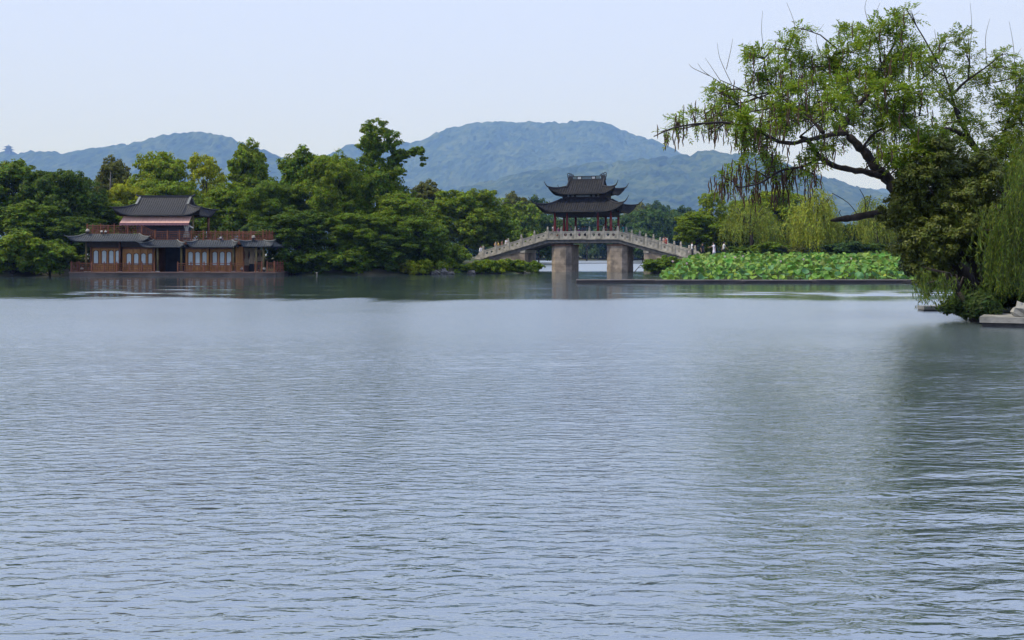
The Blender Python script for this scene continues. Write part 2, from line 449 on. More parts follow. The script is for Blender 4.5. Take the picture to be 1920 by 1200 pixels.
hill('hill', [(700,420),(800,372),(900,338),(1000,318),(1100,305),(1200,293),(1275,288),(1340,281),(1400,282),(1460,298),(1520,322),(1600,348),(1700,368),(1900,385),(2300,400)], 4050, 1250, 800, 37)
# ------------------------------------------------------------------ curved tile roofs
def hip_roof(a, b, zt, S, T, S0, T0, zm, zc, dip=0.15, gable=None, pitch=0.29, thick=0.14, rib=(0.07, 0.09), drop=0.45, flare=0.45):
    """hipped roof with swept up corners round the origin; returns shell, ribs and hip lines.
    top rectangle (a,b) at zt, corners (S,T) at zc, eave middles S0/T0 at zm; gable=(zr,) closes the top to a ridge"""
    shell = MB(); ribs = MB(); hips = []; tiles = MB()
    def hipz(f): return zt+(zc-zt)*f-dip*math.sin(math.pi*f)
    def side(a_, b_, S_, T_, T0_, ridge, mapf):
        def line(s, n=8):
            k = max(0.0, (abs(s)/S_-flare)/(1-flare))**2
            te = T0_+(T_-T0_)*k; ze = zm+(zc-zm)*k**1.25
            if abs(s) <= a_+1e-6:
                ts, zs = (0.0, gable[0]) if ridge else (b_, zt)
            else:
                f = (abs(s)-a_)/(S_-a_); ts = b_+(T_-b_)*f; zs = hipz(f)
            out = []
            for i in range(n+1):
                w = i/n
                out.append((s, ts+(te-ts)*w, zs+(ze-zs)*w*(1+drop*(1-w))))
            return out
        n = 40
        ss = sorted(set([-S_+2*S_*i/n for i in range(n+1)]+[-a_-1e-4, -a_, a_, a_+1e-4]))
        ls = [line(s) for s in ss]
        m_ = len(ls[0])
        top = [mapf(p) for l in ls for p in l]
        bot = [mapf((p[0], p[1], p[2]-thick)) for l in ls for p in l]
        fs = []
        for i in range(len(ls)-1):
            for j in range(m_-1):
                q = (i*m_+j, i*m_+j+1, (i+1)*m_+j+1, (i+1)*m_+j)
                fs.append(q); fs.append(tuple(len(top)+x for x in reversed(q)))
            e0 = i*m_+m_-1; e1 = (i+1)*m_+m_-1
            fs.append((e0, len(top)+e0, len(top)+e1, e1))
        shell.add(top+bot, fs)
        k = int(2*S_/pitch)
        for i in range(k+1):
            s = -S_+pitch*0.5+(2*S_-pitch)*i/k
            l = line(s, 7)
            if math.dist(l[0], l[-1]) < 0.25: continue
            w, h = rib
            vs = []
            for p in l:
                vs += [mapf((p[0]-w, p[1], p[2]+0.004)), mapf((p[0]-w*0.5, p[1], p[2]+h)), mapf((p[0]+w*0.5, p[1], p[2]+h)), mapf((p[0]+w, p[1], p[2]+0.004))]
            fs = []
            for j in range(len(l)-1):
                for c in range(3): fs.append((j*4+c, j*4+c+1, j*4+c+5, j*4+c+4))
            e = (len(l)-1)*4; fs.append((e, e+1, e+2, e+3))
            ribs.add(vs, fs)
    g = gable is not None
    side(a, b, S, T, T0, g, lambda p: (p[0], -p[1], p[2]))
    side(a, b, S, T, T0, g, lambda p: (p[0], p[1], p[2]))
    side(b, a, T, S, S0, False, lambda p: (p[1], p[0], p[2]))
    side(b, a, T, S, S0, False, lambda p: (-p[1], p[0], p[2]))
    for sx in (-1, 1):
        for sy in (-1, 1):
            hips.append([(sx*(a+(S-a)*f), sy*(b+(T-b)*f), hipz(f)+0.05) for f in [i/9 for i in range(10)]])
    return shell, ribs, hips

def put_roof(parent, roofname, args, m_shell, m_rib, m_ridge, horn=None, at=(0, 0, 0), hip_r=0.09):
    sh, rb, hips = hip_roof(**args)
    def off(mb): mb.v = [(x+at[0], y+at[1], z+at[2]) for x, y, z in mb.v]; return mb
    r = off(sh).build(roofname, m_shell, parent, True)
    t = off(rb).build('tile_ribs', m_rib, r); t['kind'] = 'stuff'
    for hl in hips:
        mb = MB()
        n = len(hl)
        mb.tube(hl, [hip_r]*(n-1)+[hip_r*0.9], 6)
        if horn:
            ex, ez = horn
            x, y, z = hl[-1]; px, py, pz = hl[-2]
            d = Vector((x-px, y-py, 0)).normalized()
            pts = [(x-d.x*0.25, y-d.y*0.25, z-0.03)]
            for i in range(1, 7):
                f = i/6
                pts.append((x+d.x*ex*f, y+d.y*ex*f, z+ez*f**1.7))
            mb.tube(pts, [hip_r, hip_r*0.95, hip_r*0.8, hip_r*0.65, hip_r*0.52, hip_r*0.42, hip_r*0.3], 6)
        off(mb).build('hip_ridge', m_ridge, r, True)
    return r

# ------------------------------------------------------------------ stone bridge
TH = math.radians(19)
BR = Vector((9.0, 119.1, 0))
def br(s, t, z):           # bridge coordinates -> world
    return Vector((BR.x+s*math.cos(TH)+t*math.sin(TH), BR.y-s*math.sin(TH)+t*math.cos(TH), z))
HW = 2.25                  # half width between the balustrades
FL = 4.25                  # half length of the level middle
ZD = 3.92                  # deck
L_END, R_END = -12.6, 12.7
SLOPE_L = (ZD-1.62)/(-FL-L_END); SLOPE_R = (ZD-1.62)/(R_END-FL)
def deck_z(s):
    if s < -FL: return ZD-(-FL-s)*SLOPE_L
    if s > FL: return ZD-(s-FL)*SLOPE_R
    return ZD
bridge = empty('stone_bridge', BR, -TH)
tag(bridge, 'pale grey stone footbridge with sloping ends and carved balustrades over the channel', 'bridge')
def deckpiece(t0, t1, dz0, dz1, name, m):
    mb = MB(); ss = [L_END-0.4, L_END, -FL, FL, R_END, R_END+0.4]
    vs = []; fs = []
    for s in ss:
        z = deck_z(s) if L_END <= s <= R_END else 1.62-0.1
        vs += [(s, t0, z+dz0), (s, t1, z+dz0), (s, t1, z+dz1), (s, t0, z+dz1)]
    for i in range(len(ss)-1):
        for c in range(4): fs.append((i*4+c, i*4+(c+1) % 4, (i+1)*4+(c+1) % 4, (i+1)*4+c))
    fs.append((3, 2, 1, 0)); e = (len(ss)-1)*4; fs.append((e, e+1, e+2, e+3))
    mb.add(vs, fs); return mb.build(name, m, bridge)
deckpiece(-HW-0.16, HW+0.16, -0.12, 0.0, 'deck', M['stone'])
for sg in (-1, 1):
    t0, t1 = sorted((sg*(HW-0.32), sg*(HW+0.05)))
    deckpiece(t0, t1, -0.52, -0.122, 'edge_beam', M['dark_stone'])
deckpiece(-HW+0.5, HW-0.5, -0.4, -0.123, 'soffit', M['dark_stone'])
# piers: chamfered, laid in courses
def pier_poly(s, k=1.0, t0=-2.05, t1=2.05):
    f, c, d = 0.66*k, 0.55*k, 0.42*k
    return [(s-f, t0), (s+f, t0), (s+f+c, t0+d), (s+f+c, t1-d), (s+f, t1), (s-f, t1), (s-f-c, t1-d), (s-f-c, t0+d)]
for s in (-2.72, 4.02):
    pr = MB().prism(pier_poly(s, 0.975, -2.02, 2.02), -1.7, 3.1).build('pier', M['pier_stone'], bridge)
    z = -1.4
    i = 0
    while z < 3.02:
        h = [0.40, 0.36, 0.42, 0.38][i % 4]; i += 1
        z1 = min(z+h, 3.06)
        MB().prism(pier_poly(s, 1.0+0.006*((i*7) % 3), -2.05, 2.05), z+0.008, z1-0.008).build('stone_course', M['pier_stone'], pr)
        z = z1
    MB().prism(pier_poly(s, 1.06, -2.12, 2.12), 3.062, 3.24).build('pier_cap', M['rust_stone'], pr)
    MB().box(s-0.5, s+0.5, -1.9, 1.9, 3.242, 3.42).build('bearing', M['dark_stone'], pr)
# abutments
def abut(s0, s1, name):
    mb = MB(); vs = []
    for s in (s0, s1):
        zt = deck_z(s)-0.45
        vs += [(s, -HW+0.05, -1.6), (s, HW-0.05, -1.6), (s, HW-0.05, zt), (s, -HW+0.05, zt)]
    mb.add(vs, [(0, 1, 2, 3), (7, 6, 5, 4), (0, 4, 5, 1), (1, 5, 6, 2), (2, 6, 7, 3), (3, 7, 4, 0)])
    a = mb.build(name, M['pier_stone'], bridge)
    e = s1 if s0 < 0 else s0
    zt = deck_z(e)-0.5
    sg = -1 if s0 < 0 else 1
    MB().box(*sorted((e-sg*0.06, e+sg*0.55)), -HW-0.02, HW+0.02, zt-0.35, zt-0.02).build('corner_block', M['stone'], a)
    return a
abut(L_END-0.3, -7.15, 'abutment'); abut(7.3, R_END+0.3, 'abutment')
# balustrades: posts with carved caps, pierced panels
def pierced(w, h, th, holes, slope):
    """panel of width w, holes = list of (cx, cz, r); built from one framed hole per cell"""
    mb = MB(); n = len(holes); cw = w/n; NS = 16
    for i, (cx, cz, r) in enumerate(holes):
        x0 = i*cw; x1 = x0+cw
        inner = []; outer = []
        for j in range(NS):
            a = 2*math.pi*(j+0.5)/NS
            ca, sa = math.cos(a), math.sin(a)
            inner.append((cx+r*ca, cz+r*sa))
            k = min((x1-cx)/ca if ca > 0 else (x0-cx)/ca, (h-cz)/sa if sa > 0 else (0-cz)/sa)
            outer.append((cx+k*ca, cz+k*sa))
        for j, (c0, c1) in ((NS//8, (x1, h)), (3*NS//8, (x0, h)), (5*NS//8, (x0, 0)), (7*NS//8, (x1, 0))):
            pass
        vs = []
        for (x, z) in inner+outer: vs.append((x, -th/2, z+slope*x))
        for (x, z) in inner+outer: vs.append((x, th/2, z+slope*x))
        b = 2*NS; fs = []
        for j in range(NS):
            k = (j+1) % NS
            fs.append((j, NS+j, NS+k, k)); fs.append((b+j, b+k, b+NS+k, b+NS+j)); fs.append((j, k, b+k, b+j)); fs.append((NS+j, b+NS+j, b+NS+k, NS+k))
        # corners
        for (c0, c1) in ((x1, h), (x0, h), (x0, 0), (x1, 0)):
            js = sorted(range(NS), key=lambda j: (outer[j][0]-c0)**2+(outer[j][1]-c1)**2)[:2]
            o = len(vs); vs += [(c0, -th/2, c1+slope*c0), (c0, th/2, c1+slope*c0)]
            fs.append((NS+js[0], NS+js[1], o)); fs.append((b+NS+js[1], b+NS+js[0], o+1))
            fs.append((NS+js[0], o, o+1, b+NS+js[0])); fs.append((o, NS+js[1], b+NS+js[1], o+1))
        mb.add(vs, fs)
    # top and foot rails, a little proud
    for (z0, z1) in ((h-0.01, h+0.09), (-0.02, 0.1)):
        vs = []
        for x in (0, w):
            for (y, z) in ((-th*0.75, z0), (th*0.75, z0), (th*0.75, z1), (-th*0.75, z1)): vs.append((x, y, z+slope*x))
        mb.add(vs, [(3, 2, 1, 0), (4, 5, 6, 7), (0, 1, 5, 4), (1, 2, 6, 5), (2, 3, 7, 6), (3, 0, 4, 7)])
    return mb
post_me = None; cap_me = None
pm = MB(); pm.box(-0.115, 0.115, -0.115, 0.115, -0.02, 1.0); pm.box(-0.135, 0.135, -0.135, 0.135, 1.002, 1.06)
post_me = pm.me('post'); post_me.materials.append(M['stone'])
cap_me = MB().lathe([(0.07, 1.062), (0.085, 1.1), (0.12, 1.14), (0.125, 1.2), (0.09, 1.25), (0.055, 1.28), (0.10, 1.31), (0.105, 1.36), (0.06, 1.42), (0.01, 1.44)], n=10).me('post_cap', True)
cap_me.materials.append(M['stone'])
posts = [-12.45, -10.82, -9.2, -7.56, -5.9, -4.25, -2.57, -0.86, 0.86, 2.57, 4.25, 5.9, 7.56, 9.2, 10.82, 12.5]
panel_cache = {}
for sg in (-1, 1):
    for i, s in enumerate(posts):
        p = link('post', post_me, None, bridge, (s, sg*HW, deck_z(s)))
        link('post_cap', cap_me, None, p)
        if i+1 < len(posts):
            s2 = posts[i+1]; w = s2-s-0.24
            sl = (deck_z(s2)-deck_z(s))/(s2-s)
            key = (round(w, 2), round(sl, 3))
            if key not in panel_cache:
                hh = 0.78
                holes = [(w*0.27, 0.46, 0.17), (w*0.73, 0.46, 0.17)] if abs(sl) < 0.01 else [(w*0.28, 0.44, 0.13), (w*0.72, 0.44, 0.13)]
                me = pierced(w, hh, 0.13, holes, sl).me('balustrade_panel'); me.materials.append(M['stone']); panel_cache[key] = me
            link('balustrade_panel', panel_cache[key], None, bridge, (s+0.12, sg*HW, deck_z(s)+sl*0.12))
# stepped drum stones that end the balustrade
for sg in (-1, 1):
    for e, d in ((posts[0], -1), (posts[-1], 1)):
        mb = MB(); z = deck_z(e)
        pr = [(0, 0), (0, 0.85), (0.35, 0.8), (0.55, 0.6), (0.75, 0.5), (0.95, 0.25), (1.0, 0)]
        vs = [(e+d*(0.12+x), sg*HW-0.08, z-0.35*x+h) for x, h in pr]+[(e+d*(0.12+x), sg*HW+0.08, z-0.35*x+h) for x, h in pr]
        n = len(pr)
        mb.add(vs, [tuple(range(n)), tuple(range(2*n-1, n-1, -1))]+[(i, n+i, n+(i+1) % n, (i+1) % n) for i in range(n)])
        mb.build('drum_stone', M['stone'], bridge)

# ------------------------------------------------------------------ pavilion on the bridge
pav = empty('bridge_pavilion', br(-0.05, 0, ZD), -TH)
tag(pav, 'double-eaved pavilion with dark tiled flying eaves and red columns on the stone bridge', 'pavilion')
def pz(z): return z-ZD
for t in (-1.95, 1.95):
    for s in (-3.4, -1.9, 1.85, 3.4):
        c = MB().lathe([(0.145, 0.18), (0.15, 1.6), (0.135, 3.45)], (s, t, 0), 10).build('column', M['red_paint'], pav, True)
        MB().lathe([(0.24, 0.0), (0.25, 0.1), (0.17, 0.178)], (s, t, 0), 10).build('column_base', M['stone'], c, True)
for t in (-1.95, 1.95):
    MB().box(-3.55, 3.55, t-0.09, t+0.09, 2.62, 3.18).build('lintel', M['dark_wood'], pav)
for s in (-3.4, 3.4):
    MB().box(s-0.09, s+0.09, -1.84, 1.84, 2.62, 3.18).build('lintel', M['dark_wood'], pav)
    MB().box(s-0.22, s+0.22, -1.6, 1.6, 0.36, 0.44).build('bench', M['red_paint'], pav)
MB().box(-3.3, 3.3, -1.86, 1.86, 3.3, 3.4).build('ceiling', M['dark_wood'], pav)
lo = put_roof(pav, 'lower_roof', dict(a=2.72, b=1.4, zt=pz(8.66), S=5.28, T=3.55, S0=4.62, T0=3.1, zm=pz(7.08), zc=pz(8.03), dip=0.30, drop=0.45), M['roof'], M['roof'], M['ridge'], horn=(0.95, 0.74))
nk = MB().box(-2.66, 2.66, -1.32, 1.32, pz(8.3), pz(9.5)).build('neck_wall', M['dark_wood'], pav)
rnd = random.Random(3)
for t in (-1.36, 1.36):
    for x0, x1 in ((-2.0, -1.78), (-1.5, -1.2), (-0.95, 0.78), (1.05, 1.38), (1.62, 1.85)):
        mb = MB()
        for zz in (8.9, 9.13): mb.box(x0, x1, t-0.02, t+0.02, pz(zz), pz(zz)+0.035)
        x = x0
        while x < x1-0.03:
            mb.box(x, x+0.045, t-0.021, t+0.021, pz(8.936), pz(9.129)); x += 0.11
        mb.build('lattice', M['white_lattice'], nk)
ZR = pz(11.0)
up = put_roof(pav, 'upper_roof', dict(a=2.12, b=0.85, zt=pz(10.2), S=4.05, T=2.5, S0=3.45, T0=2.15, zm=pz(9.22), zc=pz(10.02), dip=0.16, gable=(ZR,), drop=0.3), M['roof'], M['roof'], M['ridge'], horn=(0.55, 0.62))
for sx in (-1, 1):                                   # gable ends and their ridges
    MB().add([(sx*2.1, -0.86, pz(10.15)), (sx*2.1, 0.86, pz(10.15)), (sx*2.1, 0, ZR), (sx*2.02, -0.86, pz(10.15)), (sx*2.02, 0.86, pz(10.15)), (sx*2.02, 0, ZR)],
             [(0, 1, 2), (5, 4, 3), (0, 3, 4, 1), (1, 4, 5, 2), (2, 5, 3, 0)]).build('gable', M['dark_wood'], up)
    for sy in (-1, 1):
        MB().tube([(sx*2.13, 0, ZR+0.12), (sx*2.14, sy*0.5, ZR-0.36), (sx*2.16, sy*1.0, pz(10.15)), (sx*2.2, sy*1.2, pz(10.08))], [0.11, 0.10, 0.10, 0.07], 6).build('gable_ridge', M['ridge'], up, True)
MB().box(-2.2, 2.2, -0.11, 0.11, ZR-0.12, ZR+0.06).build('ridge_foot', M['ridge'], up)
rw = MB()
rw.box(-2.15, 2.15, -0.075, 0.075, ZR+0.062, ZR+0.11); rw.box(-2.15, 2.15, -0.1, 0.1, ZR+0.37, ZR+0.45)
ridge_wall = rw.build('ridge_rail', M['ridge'], up)
xx = [-1.75, -1.2, -1.12, -0.72, -0.6, 0.5, 0.62, 1.02, 1.1, 1.65]
for i in range(0, 10, 2):
    white = i in (2, 6)
    mb = MB()
    if white: mb.box(xx[i], xx[i+1], -0.05, 0.05, ZR+0.112, ZR+0.368)
    else:
        x = xx[i]
        while x < xx[i+1]: mb.box(x, x+0.04, -0.04, 0.04, ZR+0.112, ZR+0.368); x += 0.12
        mb.box(xx[i], xx[i+1], -0.041, 0.041, ZR+0.22, ZR+0.26)
    mb.build('ridge_panel', M['white_lattice'] if white else M['ridge'], ridge_wall)
    MB().box(xx[i]-0.09, xx[i]-0.005, -0.06, 0.06, ZR+0.111, ZR+0.369).build('ridge_block', M['ridge'], ridge_wall)
for sx in (-1, 1):
    mb = MB()
    mb.box(*sorted((sx*1.75, sx*2.2)), -0.09, 0.09, ZR+0.1, ZR+0.42)
    for (cx, cz, r) in ((1.98, 0.62, 0.13), (2.24, 0.66, 0.16), (2.3, 0.42, 0.1), (1.72, 0.52, 0.1)):
        mb.tube([(sx*(cx+r*math.cos(q)), 0, ZR+cz+r*math.sin(q)) for q in [i*math.pi/6 for i in range(13)]], 0.05, 5)
    mb.build('ridge_ornament', M['ridge'], up)
    MB().tube([(sx*2.1, 0, ZR+0.3), (sx*2.28, -0.02, ZR+0.25), (sx*2.3, 0, ZR-0.1)], [0.08, 0.09, 0.06], 6).build('ridge_end', M['ridge'], up)
# ------------------------------------------------------------------ the floating tea house
BX, BY = P(130, 518, 93.3).x, 93.3
boat = empty('floating_tea_house', (BX, BY, 0))
tag(boat, 'moored wooden tea-house boat with grey tiled roofs and a pink awning', 'boat')
M['wood'] = rough_mat('wood', (0.32, 0.145, 0.038), (0.50, 0.25, 0.075), 2.5, 0.55, 0.25, 14, (1, 1, 0.2))
M['wood_dark'] = rough_mat('wood_dark', (0.10, 0.042, 0.022), (0.18, 0.075, 0.04), 3, 0.6, 0.25, 14)
M['wood_rail'] = rough_mat('wood_rail', (0.16, 0.058, 0.028), (0.26, 0.10, 0.05), 3, 0.6, 0.2, 14)
M['bamboo'] = rough_mat('bamboo', (0.12, 0.095, 0.035), (0.19, 0.15, 0.06), 3, 0.6, 0.2, 14)
M['hull'] = rough_mat('hull', (0.07, 0.058, 0.052), (0.14, 0.115, 0.1), 1.5, 0.75, 0.4, 8, (0.5, 1, 1), c3=(0.045, 0.04, 0.038))
M['deck_wood'] = rough_mat('deck_wood', (0.15, 0.1, 0.08), (0.23, 0.15, 0.115), 2, 0.7, 0.2, 14, (0.3, 1, 1))
M['paper'] = rough_mat('paper', (0.42, 0.5, 0.5), (0.52, 0.6, 0.6), 2, 0.35, 0.0, 10, spec=0.5)
M['awning'] = rough_mat('awning', (0.50, 0.285, 0.225), (0.62, 0.38, 0.30), 2, 0.8, 0.1, 10, (4, 1, 0.5))
M['awning_trim'] = rough_mat('awning_trim', (0.30, 0.14, 0.15), (0.38, 0.19, 0.2), 3, 0.8, 0.1, 10)
M['interior_shade'] = rough_mat('interior_shade', (0.02, 0.02, 0.025), (0.035, 0.035, 0.042), 2, 0.7, 0.0, 10)  # near-black: shade inside the doorways, put into the colour
M['grey_board'] = rough_mat('grey_board', (0.075, 0.075, 0.095), (0.11, 0.11, 0.135), 2, 0.6, 0.1, 10, (0.2, 1, 4))
M['cloth'] = rough_mat('cloth', (0.45, 0.43, 0.38), (0.6, 0.57, 0.5), 3, 0.9, 0.3, 8)
M['straw'] = rough_mat('straw', (0.20, 0.16, 0.11), (0.34, 0.27, 0.19), 6, 0.9, 0.6, 20, (6, 6, 0.6))
S20 = 20.01
def bx_(u): return (u-130)/S20
def bz_(v): return H-(v-HV)/S20
DEP = 6.2
hl = MB().prism([(0, 0), (17.4, 0), (17.45, -0.12), (19.35, -0.12), (19.35, DEP-0.2), (0, DEP)], -0.6, 0.3).build('hull', M['hull'], boat)
MB().prism([(-0.05, -0.05), (17.35, -0.05), (17.4, -0.17), (19.4, -0.17), (19.4, DEP-0.2), (-0.05, DEP)], 0.303, 0.38).build('deck', M['deck_wood'], boat)
MB().box(0, 19.3, 0.02, 0.06, 0.381, 0.42).build('deck_edge', M['deck_wood'], boat)
# --- columns
def column(u, y, z0, z1, m='bamboo', w=0.2):
    c = MB().lathe([(w*0.5, z0), (w*0.5, z1)], (bx_(u), y, 0), 8).build('column', M[m], boat, True)
    MB().box(bx_(u)-w*0.8, bx_(u)+w*0.8, y-w*0.8, y+w*0.8, z0-0.001, z0+0.1).build('column_foot', M['cloth'], c)
WY = 0.95                   # front wall plane
for u, y, zt, m_ in ((157, 0.55, 3.3, 'bamboo'), (163, 0.9, 3.2, 'wood_dark'), (220, 0.55, 3.3, 'wood_dark'), (283, 0.55, 3.2, 'wood_dark'), (292.5, 0.45, 2.9, 'bamboo'),
                 (337, 0.45, 2.9, 'bamboo'), (386.5, 0.55, 2.85, 'wood'), (435, 0.45, 2.85, 'bamboo'), (478.5, 0.4, 2.85, 'bamboo'), (491.5, 0.45, 2.9, 'bamboo')):
    column(u, y, 0.382, zt, m_)
for u in (494, 440, 340, 290, 160): column(u+30*0, DEP-0.7, 0.382, 2.9, 'wood_dark')
# --- timber walls with shaped windows
def wall_windows(u0, u1, ztop, wins, v0, v1, zsill):
    x0, x1 = bx_(u0), bx_(u1)
    wall = MB().box(x0, x1, WY+0.05, WY+0.13, 0.382, ztop).build('wall', M['wood'], boat)
    MB().box(x0, x1, WY-0.02, WY+0.048, ztop-0.16, ztop-0.002).build('top_rail', M['wood_dark'], wall)
    MB().box(x0, x1, WY-0.02, WY+0.048, zsill-0.14, zsill-0.04).build('sill_rail', M['wood'], wall)
    MB().box(x0, x1, WY-0.01, WY+0.048, 0.4, 0.52).build('foot_rail', M['wood'], wall)
    cs = [bx_(c) for c in wins]
    hw = 0.205
    zb, zt = bz_(v1), bz_(v0)
    edges = [x0]+[(cs[i]+cs[i+1])/2 for i in range(len(cs)-1)]+[x1]
    for i, c in enumerate(cs):
        # pointed, shouldered window: frame ring, pane set back
        pr = [(-hw, zb), (hw, zb), (hw, zt-0.17), (hw*0.93, zt-0.10), (hw*0.6, zt-0.055), (0, zt), (-hw*0.6, zt-0.055), (-hw*0.93, zt-0.10), (-hw, zt-0.17)]
        def ring(k, dz): return [(c+x*k, z+dz*(1 if z > zb else -1)) for x, z in pr]
        a = ring(1.0, 0); b = ring(1.28, 0.05); n = len(pr)
        mb = MB()
        vs = [(x, WY+0.0, z) for x, z in a]+[(x, WY+0.0, z) for x, z in b]+[(x, WY+0.05, z) for x, z in a]+[(x, WY+0.05, z) for x, z in b]
        fs = []
        for j in range(n):
            k = (j+1) % n
            fs += [(j, n+j, n+k, k), (j, k, 2*n+k, 2*n+j), (n+j, 3*n+j, 3*n+k, n+k)]
        mb.add(vs, fs)
        w = mb.build('window_frame', M['wood_dark'], wall)
        MB().add([(x, WY+0.043, z) for x, z in a], [tuple(range(n))]).build('window_pane', M['paper'], wall)
        MB().box(c-hw*1.1, c+hw*1.1, WY-0.06, WY-0.001, zb-0.05, zb-0.002).build('window_sill', M['deck_wood'], wall)
    for e in edges:
        MB().box(e-0.045, e+0.045, WY-0.022, WY+0.047, 0.522, ztop-0.162).build('mullion', M['wood'], wall)
    for i in range(len(edges)-1):
        MB().box(edges[i]+0.1, edges[i+1]-0.1, WY+0.02, WY+0.049, 0.6, zsill-0.2).build('dado_panel', M['wood'], wall)
wall_windows(163.5, 217, bz_(462.5), [171.8, 187.3, 200.8, 213.3], 469.5, 494.5, 1.13)
wall_windows(223.5, 283, bz_(464), [234.2, 248, 261.8, 275.3], 475, 495.5, 1.08)
wall_windows(343, 383, bz_(464), [351, 364.3, 377.5], 472, 497, 1.03)
wall_windows(389, 433, bz_(464), [397, 410.8, 423.7], 472, 497, 1.03)
MB().box(bx_(436), bx_(450), WY+0.05, WY+0.13, 0.382, 2.8).build('wall', M['wood'], boat)
for u in (438.5, 442, 445.5, 449): MB().box(bx_(u)-0.04, bx_(u)+0.04, WY-0.0, WY+0.049, 0.383, 2.79).build('wall_batten', M['wood'], boat)
for u0, u1 in ((160, 287), (340, 452)):
    MB().box(bx_(u0), bx_(u1), DEP-0.9, DEP-0.8, 0.383, 3.1 if u0 < 200 else 2.8).build('rear_wall', M['wood_dark'], boat)
    MB().box(bx_(u0), bx_(u0)+0.08, WY+0.14, DEP-0.91, 0.383, 3.1 if u0 < 200 else 2.8).build('side_wall', M['wood_dark'], boat)
    MB().box(bx_(u1)-0.08, bx_(u1), WY+0.14, DEP-0.91, 0.383, 3.1 if u0 < 200 else 2.8).build('side_wall', M['wood_dark'], boat)
MB().box(bx_(288), bx_(340), 3.2, 3.3, 0.383, 2.8).build('doorway_shade_board', M['interior_shade'], boat)  # dark board standing in for the shade inside the open doorway
MB().box(bx_(455), bx_(476), 2.2, 2.3, 0.383, 2.8).build('doorway_shade_board', M['interior_shade'], boat)  # same painted dark behind the end doorway
# upper floors (left deck higher, right deck lower)
MB().box(bx_(157), bx_(262), 0.62, DEP-0.4, bz_(447), bz_(438.6)).build('upper_deck', M['wood_dark'], boat)
MB().box(bx_(262)+0.005, bx_(489), 0.66, DEP-0.4, bz_(458), bz_(450.5)).build('upper_deck', M['wood_dark'], boat)
MB().box(bx_(157), bx_(286), 0.64, 0.8, bz_(463), bz_(447.2)).build('fascia_beam', M['dark_wood'], boat)
# --- skirt roofs
def skirt(u0, u1, vt, ve, tipv, a_in=0.55, y0=0.62, front=-0.25, back=None, rm='roof_blue', horn=(0.35, 0.12), side=0.75):
    x0, x1 = bx_(u0), bx_(u1); cx = (x0+x1)/2; hx = (x1-x0)/2
    yb = DEP-0.5 if back is None else back
    cyy = (y0+yb)/2; hy = (yb-y0)/2
    T0 = cyy-front
    put_roof(boat, 'skirt_roof', dict(a=hx-side, b=hy, zt=bz_(vt), S=hx-0.12, T=T0+0.1, S0=hx-0.35, T0=T0, zm=bz_(ve), zc=bz_(tipv), dip=0.1, drop=0.25, pitch=0.22, thick=0.1, rib=(0.05, 0.06), flare=0.72),
             M[rm], M[rm], M['pale_ridge'] if rm == 'roof_blue' else M['ridge'], horn=horn, at=(cx, cyy, 0), hip_r=0.05)
skirt(128, 284, 438.4, 451.5, 444.5, side=1.4)
skirt(262, 351, 450.3, 462.5, 455.5, front=-0.35, back=3.0, side=1.15)
skirt(349, 449.5, 450.3, 462.5, 453.5, side=0.9, front=-0.2)
skirt(448, 517, 450.3, 461.5, 451.5, side=1.3, front=-0.1, y0=0.7)
# --- lattice railings
def railing(p0, p1, h, name='railing', m='wood_rail', fret=True, posts=True):
    """p0,p1 local points at deck height"""
    a = Vector(p0); b = Vector(p1); d = b-a; L_ = d.length; up = Vector((0, 0, 1))
    n = max(1, round(L_/1.15)); mb = MB()
    mb.bar(a+up*h, b+up*h, 0.07, 0.06); mb.bar(a+up*(h*0.80), b+up*(h*0.80), 0.04, 0.04); mb.bar(a+up*0.1, b+up*0.1, 0.05, 0.05)
    if fret: mb.bar(a+up*(h*0.33), b+up*(h*0.33), 0.03, 0.03); mb.bar(a+up*(h*0.56), b+up*(h*0.56), 0.03, 0.03)
    k = max(2, int(L_/0.21)); rr = random.Random(int(L_*100))
    for i in range(1, k):
        q = a+d*(i/k)
        lo, hi = rr.choice([(0.1, h*0.8), (h*0.33, h*0.8), (0.1, h*0.56), (h*0.33, h*0.56), (h*0.1, h*0.33)]) if fret else (0.1, h*0.8)
        mb.bar(q+up*lo, q+up*hi, 0.032, 0.03)
    r = mb.build(name, M[m], boat)
    if posts:
        for i in range(n+1):
            q = a+d*(i/n)
            pb = MB(); pb.box(q.x-0.05, q.x+0.05, q.y-0.05, q.y+0.05, q.z, q.z+h+0.1); pb.lathe([(0.03, h+0.1), (0.05, h+0.14), (0.02, h+0.2)], q, 6)
            pb.build('railing_post', M[m], r)
    return r
zd = 0.382
railing((bx_(132.5), 0.12, zd), (bx_(147), 0.12, zd), 0.86)
railing((bx_(147.5), 0.12, zd), (bx_(288.5), 0.12, zd), 0.82)
railing((bx_(332.5), 0.12, zd), (bx_(456), 0.12, zd), 0.82, fret=False)
railing((bx_(478.5), 0.0, zd), (bx_(491), 0.0, zd), 0.86)
railing((bx_(501), 0.0, zd), (bx_(514), 0.0, zd), 0.86)
railing((bx_(132.5), 0.2, zd), (bx_(132.5), DEP-0.3, zd), 0.86)
railing((bx_(514.5), 0.1, zd), (bx_(514.5), DEP-0.5, zd), 0.86)
zl, zr_ = bz_(438.4), bz_(450.3)
railing((bx_(157.5), 0.7, zl), (bx_(260), 0.7, zl), 0.80)
railing((bx_(157.5), 0.75, zl), (bx_(157.5), DEP-0.6, zl), 0.80)
railing((bx_(261), 0.72, zl-0.02), (bx_(285), 0.72, zr_), 0.80, 'stair_railing')
railing((bx_(286.5), 0.74, zr_), (bx_(489.5), 0.74, zr_), 0.80)
railing((bx_(489.5), 0.8, zr_), (bx_(489.5), DEP-0.6, zr_), 0.80)
